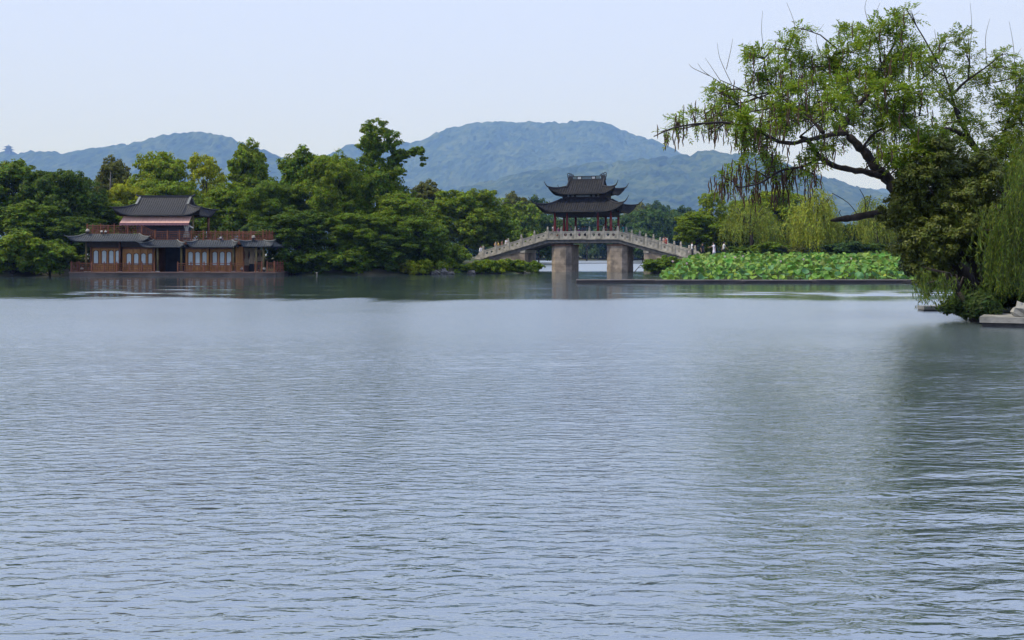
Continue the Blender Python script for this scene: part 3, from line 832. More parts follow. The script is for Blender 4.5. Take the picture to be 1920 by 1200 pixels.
railing((bx_(360), DEP-0.5, zr_), (bx_(489.5), DEP-0.5, zr_), 0.80)
# --- upper pavilion
for u, y in ((226, 1.5), (352, 1.5), (226, 4.7), (362, 4.7), (290, 4.7)): column(u, y, zr_, bz_(402), 'bamboo' if u == 352 else 'wood_dark', 0.24)
MB().box(bx_(232), bx_(336), 3.2, 3.28, zr_, bz_(404)).build('screen_wall', M['grey_board'], boat)
MB().box(bx_(224), bx_(356), 1.42, 1.58, bz_(404), bz_(400)).build('eave_beam', M['dark_wood'], boat)
MB().box(bx_(224), bx_(366), 4.62, 4.78, bz_(404), bz_(400)).build('eave_beam', M['dark_wood'], boat)
cx = (bx_(206)+bx_(372))/2; hx = (bx_(372)-bx_(206))/2
cyy = 3.1
KY = (93.3+0.4)/93.3
rz0 = (H+(HV-369.5)/F*(BY+cyy))
ze = H+(HV-402.5)/F*(BY+0.6); zcn = H+(HV-390)/F*(BY+0.6)
ru = put_roof(boat, 'main_roof', dict(a=2.42, b=0.85, zt=rz0-0.72, S=hx-0.02, T=2.5, S0=hx-0.35, T0=2.35, zm=ze, zc=zcn, dip=0.12, gable=(rz0,), drop=0.22, pitch=0.22, thick=0.13, rib=(0.05, 0.065), flare=0.5),
              M['roof_grey'], M['roof_grey'], M['ridge'], horn=(0.35, 0.1), at=(cx, cyy, 0), hip_r=0.07)
MB().box(cx-2.6, cx+2.6, cyy-0.1, cyy+0.1, rz0-0.03, rz0+0.17).build('ridge_beam', M['ridge'], ru)
for sx in (-1, 1):
    MB().tube([(cx+sx*2.6, cyy, rz0+0.1), (cx+sx*2.78, cyy, rz0+0.18), (cx+sx*2.86, cyy, rz0+0.3)], [0.1, 0.08, 0.03], 6).build('ridge_tip', M['ridge'], ru)
    MB().add([(cx+sx*2.4, cyy-0.86, rz0-0.74), (cx+sx*2.4, cyy+0.86, rz0-0.74), (cx+sx*2.4, cyy, rz0-0.02), (cx+sx*2.3, cyy-0.86, rz0-0.74), (cx+sx*2.3, cyy+0.86, rz0-0.74), (cx+sx*2.3, cyy, rz0-0.02)],
             [(0, 1, 2), (5, 4, 3), (0, 3, 4, 1), (1, 4, 5, 2), (2, 5, 3, 0)]).build('gable', M['dark_wood'], ru)
    for sy in (-1, 1):
        MB().bar((cx+sx*2.44, cyy, rz0+0.06), (cx+sx*2.46, cyy+sy*1.02, rz0-0.74), 0.2, 0.09).build('gable_ridge', M['pale_ridge'], ru)
# --- awning
z1, z2 = bz_(404.5), bz_(418)
awn = MB()
xa0, xa1, xb0, xb1 = bx_(222), bx_(352), bx_(219), bx_(350)
n = 26; vs = []
for i in range(n+1):
    f = i/n; sag = 0.03*math.sin(f*math.pi*13)
    vs += [(xa0+(xa1-xa0)*f, 1.25, z1), (xa0+(xa1-xa0)*f*1.0+(xb0-xa0)*0.5, 0.95, (z1+z2)/2-0.02+sag*0.5), (xb0+(xb1-xb0)*f, 0.62, z2+sag*0.4)]
awn.add(vs, [(i*3+j, i*3+j+1, i*3+4+j, i*3+3+j) for i in range(n) for j in range(2)])
aw = awn.build('awning', M['awning'], boat, True)
MB().bar((xb0, 0.61, z2), (xb1, 0.61, z2), 0.05, 0.06).build('awning_bar', M['awning_trim'], aw)
vl = MB()
nn = 22
for i in range(nn):
    xl = xb0+(xb1-xb0)*i/nn; xr = xb0+(xb1-xb0)*(i+1)/nn
    pr = [(xl, z2-0.02), (xr, z2-0.02)]+[(xr+(xl-xr)*k/5, z2-0.15-0.07*math.sin(math.pi*k/5)) for k in range(6)]
    vl.add([(x, 0.60, z) for x, z in pr]+[(x, 0.612, z) for x, z in pr], [tuple(range(8)), tuple(range(15, 7, -1))]+[(j, 8+j, 8+(j+1) % 8, (j+1) % 8) for j in range(8)])
vl.build('awning_valance', M['awning_trim'], aw)
# --- draped cloth beside the awning, straw curtain in the end doorway
def drape(x0, x1, y, z0, z1, name, m, waist=0.6, folds=7):
    mb = MB(); rows = 10; cols = 28; vs = []
    for i in range(rows+1):
        f = i/rows; k = 1-(1-waist)*math.sin(math.pi*min(1, f*1.2))**2
        for j in range(cols+1):
            g = j/cols-0.5
            vs.append(((x0+x1)/2+(x1-x0)*g*k, y+0.06*math.sin(g*folds*6.283+f), z1+(z0-z1)*f))
    mb.add(vs, [(i*(cols+1)+j, i*(cols+1)+j+1, (i+1)*(cols+1)+j+1, (i+1)*(cols+1)+j) for i in range(rows) for j in range(cols)])
    return mb.build(name, M[m], boat, True)
drape(bx_(338), bx_(350), 0.95, bz_(445), bz_(421), 'hung_cloth', 'cloth', 0.5, 3)
MB().bar((bx_(350), 0.9, bz_(423)), (bx_(357), 0.85, bz_(427)), 0.1, 0.1).build('awning_crank', M['cloth'], boat)
drape(bx_(453), bx_(463), 0.8, bz_(498), bz_(465), 'reed_curtain', 'straw', 0.45, 4)
drape(bx_(463), bx_(475), 0.75, bz_(495), bz_(465), 'reed_curtain', 'straw', 0.7, 4)
drape(bx_(477), bx_(488), 0.9, bz_(490), bz_(468), 'reed_curtain', 'straw', 0.3, 4)
# --- pots of white flowers set about the decks
M['flower'] = leaf_mat('flower', 0.2, 0.7, 0.2, 0.2, 0.02, (0.62, 0.6, 0.55))
M['pot'] = rough_mat('pot', (0.05, 0.04, 0.045), (0.09, 0.07, 0.07), 4, 0.5, 0.1, 10)
def leaves_mesh(name, pos, nrm, l, w, rs, smooth=False):
    """one bent diamond per leaf"""
    n = len(pos)
    nrm = nrm/np.maximum(np.linalg.norm(nrm, axis=1, keepdims=True), 1e-6)
    r = rs.normal(size=(n, 3)); a = r-nrm*np.sum(r*nrm, 1, keepdims=True); a /= np.maximum(np.linalg.norm(a, axis=1, keepdims=True), 1e-6)
    return leaf_quads(name, pos, a, np.cross(nrm, a), nrm, l, w)
def leaf_quads(name, pos, a, b, nrm, l, w):
    n = len(pos)
    l = np.broadcast_to(np.asarray(l, float), (n,))[:, None]; w = np.broadcast_to(np.asarray(w, float), (n,))[:, None]
    v = np.stack([pos-a*l*0.5, pos+b*w*0.5-nrm*w*0.12, pos+a*l*0.5-nrm*l*0.1, pos-b*w*0.5-nrm*w*0.12], 1).reshape(-1, 3)
    return mesh_np(name, v, np.arange(4*n).reshape(-1, 4))
def flower_pot(u, y, z, label, s=1.0):
    o = empty('flower_pot', (BX+bx_(u), BY+y, z)); tag(o, label, 'flower pot', 'flower pots on the tea-house boat')
    MB().lathe([(0.09*s, 0), (0.14*s, 0.2*s), (0.15*s, 0.24*s), (0.12*s, 0.245*s)], n=9).build('pot', M['pot'], o, True)
    rs = np.random.RandomState(int(u)); n = 90
    d = rs.normal(size=(n, 3)); d /= np.linalg.norm(d, axis=1, keepdims=True); d[:, 2] = abs(d[:, 2])
    link('blossom', leaves_mesh('blossom', d*np.array([0.2, 0.2, 0.26])*s*rs.rand(n, 1)**0.4+np.array([0, 0, 0.26*s]), d, 0.09, 0.07, rs), M['flower'], o)
flower_pot(160.5, 0.45, bz_(438.4), 'white flowers in a dark pot at the corner of the higher upper deck')
flower_pot(187, 0.45, bz_(438.4), 'small pale flowers in a pot midway along the higher upper railing', 0.7)
flower_pot(194.5, 0.45, bz_(438.4), 'low pot of pale flowers beside the small one on the higher upper deck', 0.7)
flower_pot(411, 0.48, bz_(450.3), 'tiny white flowers in a pot on the long right upper deck', 0.7)
flower_pot(472.5, 0.48, bz_(450.3), 'white potted flowers near the far corner of the long upper railing')
flower_pot(150, 0.4, zd, 'white potted flowers on the lower deck at the boat’s bow corner')
flower_pot(452, 0.4, zd, 'white potted flowers on the lower deck beside the reed curtain')
flower_pot(493.5, 0.3, zd, 'white potted flowers on the lower deck between the two end railings')
# ------------------------------------------------------------------ trees
def unit(a): return a/np.maximum(np.linalg.norm(a, axis=-1, keepdims=True), 1e-9)

def crown_mesh(name, seed, R, Ht, z0, nl, nclump, nleaf, ll=0.30, lw=0.2, lobe=(0.30, 0.46), shape=1.0, clump=(0.45, 0.85), core=0.3):
    """leaf clumps spread over a crown of several limbs' lobes; returns mesh and lobe centres"""
    rs = np.random.RandomState(seed)
    c = []
    zc = (z0+Ht)/2; hz = (Ht-z0)/2
    for i in range(nl):
        a = 2.4*i+rs.rand()*0.8; t = (i+0.5)/nl
        zz = z0+(Ht-z0)*(0.16+0.70*t)
        e = math.sqrt(max(0.05, 1-((zz-zc)/hz)**2))**shape
        rr = R*e*(0.35+0.45*rs.rand())
        lr = R*(lobe[0]+(lobe[1]-lobe[0])*rs.rand())*(0.75+0.35*e)
        c.append((rr*math.cos(a), rr*math.sin(a), zz, lr))
    c.append((0.1*R*rs.randn(), 0.1*R*rs.randn(), Ht-R*0.33, R*0.36))
    c = np.array(c)
    w = c[:, 3]**2; w /= w.sum()
    cl = []
    while len(cl) < nclump:
        i = rs.choice(len(c), p=w)
        d = unit(rs.normal(size=3)); d[2] = d[2]*0.8+0.18; d = unit(d)
        p = c[i, :3]+d*c[i, 3]*np.array([1, 1, 0.8])*(0.82+0.42*rs.rand()**2)
        dd = np.linalg.norm((p-c[:, :3])/np.array([1, 1, 0.8]), axis=1)/c[:, 3]
        dd[i] = 9
        if dd.min() < 0.72: continue
        if p[2] < z0*0.6: continue
        cl.append((*p, *d))
    cl = np.array(cl)
    n = nclump*nleaf
    idx = np.repeat(np.arange(nclump), nleaf)
    cr = (clump[0]+(clump[1]-clump[0])*rs.rand(nclump))[idx]
    d = unit(rs.normal(size=(n, 3))); out = cl[idx, 3:6]
    d = unit(d+out*0.35+np.array([0, 0, 0.25]))
    pos = cl[idx, :3]+d*(cr*rs.rand(n)**0.45)[:, None]*np.array([1, 1, 0.62])
    nrm = d*0.7+out*0.35+np.array([0, 0, 0.45])+rs.normal(size=(n, 3))*0.45
    sz = 0.7+0.6*rs.rand(n)
    # sparse inner leaves
    m = int(n*core)
    i2 = rs.choice(len(c), m, p=w)
    d2 = unit(rs.normal(size=(m, 3)))
    p2 = c[i2, :3]+d2*(c[i2, 3]*(0.35+0.5*rs.rand(m)))[:, None]*np.array([1, 1, 0.8])
    pos = np.concatenate([pos, p2]); nrm = np.concatenate([nrm, rs.normal(size=(m, 3))]); sz = np.concatenate([sz, np.full(m, 1.35)])
    return leaves_mesh(name, pos, nrm, ll*sz, lw*sz, rs), c

def trunk_mesh(name, seed, c, Ht, z0, r0, lean=(0, 0)):
    rs = random.Random(seed); mb = MB()
    top = (lean[0]*0.8, lean[1]*0.8, Ht*0.72)
    n = 7; tp = []
    for i in range(n+1):
        f = i/n
        tp.append((top[0]*f+0.25*math.sin(f*5+seed)*f, top[1]*f+0.25*math.cos(f*4+seed)*f, -0.4+(top[2]+0.4)*f))
    mb.tube(tp, [r0*(1.35 if i == 0 else 1)*(1-0.8*i/n) for i in range(n+1)], 7)
    for (x, y, z, lr) in c:
        f = min(0.85, max(0.15, (z-0.45*math.hypot(x, y)-lr*0.4)/top[2]))
        k = f*n; i = min(n-1, int(k)); a = Vector(tp[i]).lerp(Vector(tp[i+1]), k-i)
        e = Vector((x, y, z)); mid = a.lerp(e, 0.5)+Vector((rs.uniform(-.2, .2), rs.uniform(-.2, .2), 0.3))
        r = r0*(0.5-0.35*f)
        mb.tube([a, a.lerp(mid, 0.6), mid, e], [r, r*0.8, r*0.6, r*0.2], 5)
        for q in range(3):
            g = e+Vector((rs.uniform(-1, 1), rs.uniform(-1, 1), rs.uniform(-0.3, 1)))*lr*0.7
            mb.tube([mid.lerp(e, 0.5), g], [r*0.35, 0.012], 4, False)
    return mb.me(name, True)

KINDS = {}
def kind(key, seed, R, Ht, z0, nl, nclump, nleaf, r0=0.2, **kw):
    me, c = crown_mesh('crown', seed, R, Ht, z0, nl, nclump, nleaf, **kw)
    me.materials.append(M['leaf'])
    tm = trunk_mesh('trunk', seed, c, Ht, z0, r0); tm.materials.append(M['bark'])
    KINDS[key] = (me, tm, R, Ht)
LF = dict(ll=0.27, lw=0.16)
kind('round', 1, 4.0, 10.0, 1.8, 24, 420, 50, lobe=(0.2, 0.33), clump=(0.32, 0.68), **LF)
kind('broad', 2, 4.8, 9.0, 1.2, 30, 480, 50, lobe=(0.17, 0.3), clump=(0.32, 0.7), **LF)
kind('tall', 3, 3.4, 11.0, 2.0, 26, 400, 50, lobe=(0.2, 0.34), clump=(0.32, 0.66), **LF)
kind('loose', 4, 3.8, 10.0, 2.5, 18, 230, 50, lobe=(0.17, 0.3), core=0.1, clump=(0.32, 0.62), **LF)
kind('feather', 5, 4.2, 10.5, 1.6, 24, 440, 48, ll=0.40, lw=0.095, lobe=(0.19, 0.32), clump=(0.35, 0.75))
kind('bush', 6, 1.9, 3.2, 0.15, 9, 110, 60, r0=0.09, ll=0.24, lw=0.14, clump=(0.28, 0.5))
kind('crisp', 7, 1.2, 1.9, 0.05, 7, 60, 42, r0=0.05, ll=0.3, lw=0.12, clump=(0.22, 0.42))
kind('distant', 8, 4.6, 10.0, 1.0, 12, 170, 40, ll=0.5, lw=0.36, core=0.5, clump=(0.6, 1.1))

def tree(k, u, vtop, wpx, Y, col, label, cat='tree', name=None, group=None, seed=0, base=None, squash=1.0):
    me, tm, R, Ht = KINDS[k]
    X = (u-960)/F*Y
    zb = float(land_h(X, Y)) if base is None else base
    zb = max(zb, -0.1)
    ztop = H-(vtop-HV)/F*Y
    sz = (ztop-zb)/(Ht*0.97); sw = wpx/F*Y/(2*R*1.02)
    o = empty(name or 'broadleaf_tree', (X, Y, zb), (seed*2.399) % 6.283)
    tag(o, label, cat, group)
    t = link('trunk', tm, None, o); c = link('foliage' if cat in ('shrub', 'plant') else 'crown', me, None, o)
    if cat in ('shrub', 'plant'): t.name = 'stem'
    o.scale = (sw, sw, sz)
    c.color = (*col, 1)
    return o
# leaf colours
DK = (0.066, 0.125, 0.013); MD = (0.102, 0.18, 0.013); BR_ = (0.185, 0.265, 0.015); YG = (0.28, 0.34, 0.018); OL = (0.11, 0.13, 0.023); BL = (0.047, 0.1, 0.024); GG = (0.135, 0.216, 0.014)
GL = 'trees on the left bank'
TL = [
 ('round', 20, 304, 175, 108, MD, 'tall dense green tree at the left edge of the photo', 1),
 ('broad', 105, 318, 165, 106, DK, 'dark broad tree left of the tea house, second from the left edge', 2),
 ('loose', 140, 326, 80, 116, OL, 'small reddish-olive tree topping the canopy left of the dull grey-green one', 3),
 ('tall', 212, 299, 95, 126, OL, 'dull grey-green tree behind the bare pole left of the tea-house roof', 4),
 ('round', 190, 372, 130, 108, GG, 'mid-green tree behind the higher upper railing of the boat', 5),
 ('feather', 232, 345, 95, 112, YG, 'yellow-green tree just left of the tea-house ridge', 6),
 ('round', 300, 288, 125, 121, BR_, 'bright green domed tree rising above the tea-house ridge', 7),
 ('loose', 385, 290, 95, 122, YG, 'airy yellow-green tree above the right gable of the tea house', 8),
 ('broad', 330, 338, 160, 112, GG, 'broad green tree directly behind the tea-house roof', 9),
 ('tall', 62, 380, 120, 100, MD, 'leafy green tree at the waterside between the bow and the left edge', 10),
 ('broad', 135, 405, 130, 101, DK, 'shadowy low tree touching the boat’s left roof tip', 11),
 ('round', 430, 345, 120, 110, GG, 'green tree behind the long upper railing, next to the gable', 12),
 ('tall', 468, 270, 105, 115, GG, 'tall pointed green tree between tea house and the dark middle grove', 13),
 ('feather', 505, 340, 130, 106, MD, 'feathery tree over the stern roof tip of the boat', 14),
 ('tall', 575, 281, 120, 110, MD, 'tall tree with a notched top left of the grove’s middle', 15),
 ('feather', 630, 292, 150, 108, GG, 'broad feathery tree in the middle of the grove', 16),
 ('round', 560, 395, 150, 101, DK, 'dark overhanging tree at the water right of the boat', 17),
 ('broad', 690, 306, 170, 110, MD, 'wide tree standing under the tallest tree of the grove', 18),
 ('feather', 665, 400, 150, 101.5, MD, 'low spreading tree over the shaded bank in mid grove', 19),
 ('round', 745, 365, 130, 106, GG, 'rounded tree stepping down right of the tallest tree', 20),
 ('tall', 800, 343, 95, 150, OL, 'olive brown-green tree behind the gap right of the tallest tree', 21),
 ('broad', 790, 405, 130, 104, MD, 'bushy waterside tree between grove and the domed tree by the bridge', 22),
 ('broad', 872, 354, 170, 136, GG, 'big domed tree just left of the bridge', 23),
 ('round', 928, 398, 75, 134, MD, 'smaller rounded tree beside the left end of the bridge', 24),
 ('loose', 480, 420, 90, 103, BL, 'bluish shaded tree behind the stern railing of the boat', 25),
 ('round', 720, 440, 110, 100.5, DK, 'low dark tree leaning out over the shaded bank', 26),
 ('loose', 905, 425, 70, 133, GG, 'thin light-leaved tree at the foot of the domed tree', 27),
]
for k, u, v, w, Y, c, lb, sd in TL: tree(k, u, v, w, Y, c, lb, group=GL, seed=sd)
# the tallest tree: open crown with a side arm
kind('crest', 12, 3.1, 7.2, 0.8, 18, 225, 50, r0=0.2, lobe=(0.18, 0.3), core=0.06, clump=(0.3, 0.6), ll=0.28, lw=0.15)
Yt = 112; tp0 = P(712, 322, Yt)
o = empty('broadleaf_tree', (tp0.x, Yt, float(land_h(tp0.x, Yt)))); tag(o, 'tallest tree of the grove with an open crown and one arm to the right', 'tree', GL)
zt = tp0.z-o.location.z-0.9
MB().tube([(0.3, 0, -0.4), (0.1, 0.1, 3), (-0.2, 0, 6.5), (0, 0, zt+1)], [0.34, 0.28, 0.22, 0.14], 8).build('trunk', M['bark'], o, True)
c = link('crown', KINDS['crest'][0], None, o, (0, 0, zt-1.3)); c.color = (*MD, 1); c.scale = (1.0, 1.0, 1.12)
MB().tube([(0, 0, zt+0.8), (1.8, -0.2, zt+2.1), (3.4, -0.3, zt+3.0), (4.6, -0.3, zt+3.3)], [0.12, 0.08, 0.05, 0.03], 6).build('limb', M['bark'], o, True)
me, _ = crown_mesh('arm_leaves', 55, 0.9, 1.5, 0.0, 6, 26, 46, clump=(0.22, 0.42), core=0.0, lobe=(0.2, 0.36), ll=0.27, lw=0.14); me.materials.append(M['leaf'])
for x, z, s in ((1.5, 0.9, 1.0), (2.3, 1.6, 0.9), (3.0, 2.2, 0.85), (3.6, 2.4, 0.75), (4.2, 2.7, 0.8), (4.7, 2.5, 0.7), (5.0, 1.9, 0.55), (4.9, 1.3, 0.45), (2.4, 0.2, 0.8)):
    a = link('arm_foliage', me, None, o, (x, -0.3+0.2*math.sin(x*5), zt+z)); a.scale = (s, s, s*0.85); a.color = (*MD, 1); a.rotation_euler = (0, 0, x*3)
# hidden slopes of the grove: shade-dark understorey along the bank
GB = 'shrubs along the left bank'
SB = [
 ('bush', 22, 440, 115, 93.5, GG, 'big rounded bush at the water by the left edge'),
 ('bush', 95, 455, 105, 94.5, MD, 'dense bush at the water just left of the tea-house bow'),
 ('bush', 545, 470, 75, 98.5, DK, 'shaded bush at the stern of the tea-house boat'),
 ('bush', 610, 468, 90, 99, DK, 'dark bush on the shaded bank above the small white post'),
 ('bush', 668, 462, 85, 99.5, MD, 'bush with a pale bare stem under the middle grove'),
 ('bush', 722, 470, 80, 100.3, DK, 'low bush in front of the dark leaning tree'),
 ('crisp', 748, 492, 42, 100.6, OL, 'olive tuft of leaves left of the pair of bright shrubs'),
 ('crisp', 768, 489, 48, 101, YG, 'left one of two bright yellow-green shrubs at the waterline'),
 ('crisp', 797, 487, 40, 101.6, BR_, 'right one of two bright yellow-green shrubs at the waterline'),
 ('bush', 775, 470, 70, 104, BL, 'grey-green feathery bush behind the bright waterline shrubs'),
 ('bush', 842, 458, 72, 106, GG, 'large rounded bush on the bank left of the white-robed person'),
 ('bush', 815, 465, 60, 105.5, MD, 'small rounded bush left of the large bank bush'),
 ('crisp', 827, 490, 32, 103.2, BR_, 'light leafy sprig above the grey shore rocks'),
 ('crisp', 872, 496, 52, 105, GG, 'low grassy shrub right of the shore rocks'),
 ('crisp', 912, 488, 36, 105.4, GG, 'shrub hiding the foot of the bridge’s left ramp'),
 ('bush', 962, 487, 46, 108.2, GG, 'thick green bush in front of the left abutment'),
 ('crisp', 938, 488, 40, 106.4, BR_, 'light green reedy shrub beside the left ramp bush'),
 ('bush', 922, 488, 38, 106.0, MD, 'rounded green bush under the middle of the left ramp'),
 ('bush', 893, 490, 34, 105.0, GG, 'small bush at the very foot of the left ramp'),
 ('crisp', 982, 491, 36, 109.2, GG, 'grassy shrub right against the left abutment corner'),
 ('crisp', 1003, 490, 30, 113, MD, 'dark drooping shrub between left abutment and left pier'),
]
for i, (k, u, v, w, Y, c, lb) in enumerate(SB): tree(k, u, v, w, Y, c, lb, 'shrub', 'bank_shrub', GB, seed=i+3, base=-0.05)
# ---- willows
def willow_mesh(name, seed, R, Ht, nstr, zlow, ll=0.34, lw=0.085, gap=0.15):
    """strands hang in tresses from the ends of many drooping boughs"""
    rs = np.random.RandomState(seed); pos = []; nr = []; ax = []
    nb = max(14, nstr//16)
    for b in range(nb):
        a0 = rs.rand()*6.283; e = math.sqrt((b+0.5)/nb)
        bump = 0.8+0.35*rs.rand()
        br_ = R*e*0.78*bump; top = zlow+(Ht-zlow)*(1-0.62*e**1.7)*(0.86+0.16*rs.rand()) if e > 0.25 else Ht*(0.9+0.1*rs.rand())
        cx, cy_ = br_*math.cos(a0), br_*math.sin(a0)
        spread = R*(0.10+0.10*rs.rand())
        low = zlow+(top-zlow)*max(0.0, rs.rand()**1.3*0.8-0.1)
        for i in range(nstr//nb):
            dx, dy = rs.normal(size=2)*spread
            zs = top-abs(rs.randn())*0.18*R*0.5; zend = low+abs(rs.randn())*0.22*(top-low)
            ln = max(0.5, zs-zend); m = max(4, int(ln/gap)); t = np.linspace(0, 1, m)
            o = (0.35+0.5*rs.rand())*spread*2.2
            sway = rs.randn()*0.18
            px = cx+dx+math.cos(a0)*o*(1-np.exp(-t*4))+sway*t
            py = cy_+dy+math.sin(a0)*o*(1-np.exp(-t*4))
            pz_ = zs+0.35*np.sin(np.minimum(t*6, math.pi))*0.5-ln*t**1.35
            p = np.stack([px, py, pz_], 1)+rs.normal(size=(m, 3))*0.045
            d = unit(unit(np.gradient(p, axis=0)+1e-6)+rs.normal(size=(m, 3))*0.36)
            q = rs.normal(size=(m, 3))+np.array([math.cos(a0), math.sin(a0), 0.6]); q = unit(q-d*np.sum(q*d, 1, keepdims=True))
            pos.append(p); ax.append(d); nr.append(q)
    pos = np.concatenate(pos); ax = np.concatenate(ax); nr = np.concatenate(nr)
    s = 0.7+0.6*rs.rand(len(pos))
    return leaf_quads(name, pos, ax, np.cross(nr, ax), nr, ll*s, lw*s)
def willow(u, vtop, wpx, Y, vlow, col, label, seed, nstr=620, group='willows behind the lotus', zb=None):
    X = (u-960)/F*Y; zb = max(0.1, float(land_h(X, Y))) if zb is None else zb
    Ht = H-(vtop-HV)/F*Y-zb; R = wpx/F*Y/2; zl = H-(vlow-HV)/F*Y-zb
    o = empty('willow_tree', (X, Y, zb)); tag(o, label, 'willow tree', group)
    mb = MB(); rs = random.Random(seed)
    mb.tube([(0, 0, -0.4), (0.15, 0, Ht*0.3), (-0.1, 0.1, Ht*0.55)], [0.28, 0.22, 0.15], 8)
    for i in range(9):
        a = i*0.7+seed; e = Vector((math.cos(a)*R*0.6, math.sin(a)*R*0.6, Ht*rs.uniform(0.72, 0.9)))
        b = Vector((-0.05, 0.05, Ht*rs.uniform(0.35, 0.55)))
        mb.tube([b, b.lerp(e, 0.55)+Vector((0, 0, 0.5)), e], [0.11, 0.07, 0.02], 5)
    mb.build('trunk', M['bark'], o, True)
    c = link('crown', willow_mesh('crown', seed, R, Ht, nstr, zl), M['leaf'], o); c.color = (*col, 1)
    return o
WG = (0.25, 0.31, 0.035); WD = (0.18, 0.24, 0.03)
willow(1408, 372, 118, 118, 470, WD, 'willow with trailing strands nearest the bridge, behind the walking people', 61)
willow(1528, 352, 105, 116, 474, WG, 'bright yellow-green willow in the middle behind the lotus', 62, 760)
willow(1642, 365, 110, 121, 474, WD, 'pale willow seen behind the dead horizontal limb', 63)
GR = 'trees on the right bank'
TR = [
 ('round', 1306, 398, 100, 121, GG, 'dark shrubby tree with lit yellow-green edge at the bridge’s right foot', 31),
 ('loose', 1335, 360, 70, 126, BR_, 'upright light-topped tree behind the one at the bridge’s right foot', 32),
 ('broad', 1452, 355, 140, 134, BR_, 'yellow-flecked green tree standing between the two nearest willows', 33),
 ('feather', 1395, 375, 100, 140, GG, 'green tree peeping over the willow nearest the bridge', 34),
 ('broad', 1590, 420, 120, 126, BL, 'dark low tree filling the gap right of the bright willow', 35),
 ('round', 1370, 420, 90, 123, DK, 'shaded tree behind the walking people', 36),
 ('round', 1470, 420, 100, 124, DK, 'shaded tree in the gap between the two nearest willows', 37),
 ('broad', 1690, 400, 140, 128, BL, 'dark tree at the far end of the lotus behind the leaning trunk', 38),
 ('broad', 1790, 360, 170, 126, MD, 'background tree seen through the leaves of the near thicket', 39),
]
for k, u, v, w, Y, c, lb, sd in TR: tree(k, u, v, w, Y, c, lb, group=GR, seed=sd)
SR = [
 ('bush', 1445, 456, 80, 113, MD, 'clipped dark bush below the nearest willow at the lotus edge'),
 ('bush', 1385, 462, 60, 115.5, DK, 'small dark bush behind the walking people'),
 ('bush', 1485, 462, 60, 112.5, OL, 'olive bush beside the clipped dark one at the lotus edge'),
 ('bush', 1580, 455, 80, 113, BL, 'bluish bush right of the bright willow at the lotus edge'),
 ('bush', 1650, 458, 80, 113, DK, 'dark bush under the pale willow at the lotus edge'),
 ('bush', 1720, 455, 90, 112, DK, 'dark bush at the end of the lotus bed near the trunk'),
 ('bush', 1228, 486, 52, 107.3, MD, 'dense ivy-green bush below the right abutment, left clump'),
 ('bush', 1258, 481, 44, 107.6, MD, 'dense ivy-green bush below the right abutment, right clump'),
]
for i, (k, u, v, w, Y, c, lb) in enumerate(SR): tree(k, u, v, w, Y, c, lb, 'shrub', 'bank_shrub', 'shrubs along the right bank', seed=i+13, base=0.05 if u < 1300 else None)
# ---- trees across the inner lake, seen over and under the bridge
GF = 'trees across the inner lake'
FH = (0.06, 0.12, 0.024)
TF = [
 (970, 384, 95, 205, GG, 'light green tree rising just right of the domed tree by the bridge'),
 (1010, 398, 80, 215, FH, 'green tree below the left flying eave of the pavilion'),
 (962, 366, 70, 260, OL, 'hazy olive treetop above the light green tree left of the pavilion'),
 (1000, 372, 60, 275, BL, 'hazy bluish treetop at the tip of the lower left eave'),
 (955, 430, 60, 150, GG, 'fresh green tree right behind the left ramp balustrade'),
 (1040, 412, 70, 230, FH, 'green tree seen between the leftmost columns of the pavilion'),
 (1085, 405, 70, 380, FH, 'hazy tree seen between the middle columns of the pavilion'),
 (1130, 408, 70, 382, FH, 'hazy tree framed by the right columns of the pavilion'),
 (1185, 400, 75, 330, FH, 'hazy green tree right of the pavilion columns'),
 (1222, 392, 80, 300, FH, 'broad hazy tree over the middle of the right ramp'),
 (1262, 398, 70, 310, FH, 'hazy green tree left of the dark tree at the bridge’s right foot'),
 (1200, 385, 70, 400, OL, 'olive hazy treetop under the right eave tips'),
 (1235, 382, 60, 410, BL, 'bluish hazy treetop above the broad tree over the right ramp'),
 (1275, 390, 60, 400, BL, 'bluish hazy treetop beside the lit tree at the bridge foot'),
 (1205, 430, 60, 260, FH, 'low green tree just above the right ramp posts'),
]
for i, (u, v, w, Y, c, lb) in enumerate(TF): tree('distant', u, v, w, Y, c, lb, group=GF, seed=i+41)
# the wooded shore beyond reads as one mass
def far_wood():
    rs = np.random.RandomState(77); V = []; Fc = []; base = 0
    me = KINDS['distant'][0]
    co = np.empty(len(me.vertices)*3, np.float32); me.vertices.foreach_get('co', co); co = co.reshape(-1, 3)
    lf = co.reshape(-1, 4, 3)
    for i in range(76):
        x = -30+(i % 38)*5.2+rs.randn()*1.5; y = (373.5 if i < 38 else 392)+rs.rand()*10
        s = 0.85+0.45*rs.rand(); a = rs.rand()*6.283
        sub = lf[rs.rand(len(lf)) < 0.16]; cc = sub.mean(1, keepdims=True); sub = (cc+(sub-cc)*1.7).reshape(-1, 3)
        r = np.array([[math.cos(a), -math.sin(a), 0], [math.sin(a), math.cos(a), 0], [0, 0, 1]])
        q = (sub@r.T)*np.array([s*1.25, s*1.25, s*0.95+0.3*rs.rand()])+np.array([x, y, -0.6])
        V.append(q); Fc.append(np.arange(len(q)).reshape(-1, 4)+base); base += len(q)
    o = link('far_wood', mesh_np('far_wood', np.concatenate(V), np.concatenate(Fc)), M['leaf']); o.color = (0.04, 0.09, 0.022, 1)
    tag(o, 'hazy wood along the far shore beyond the bridge', 'wood', kind='stuff')
far_wood()
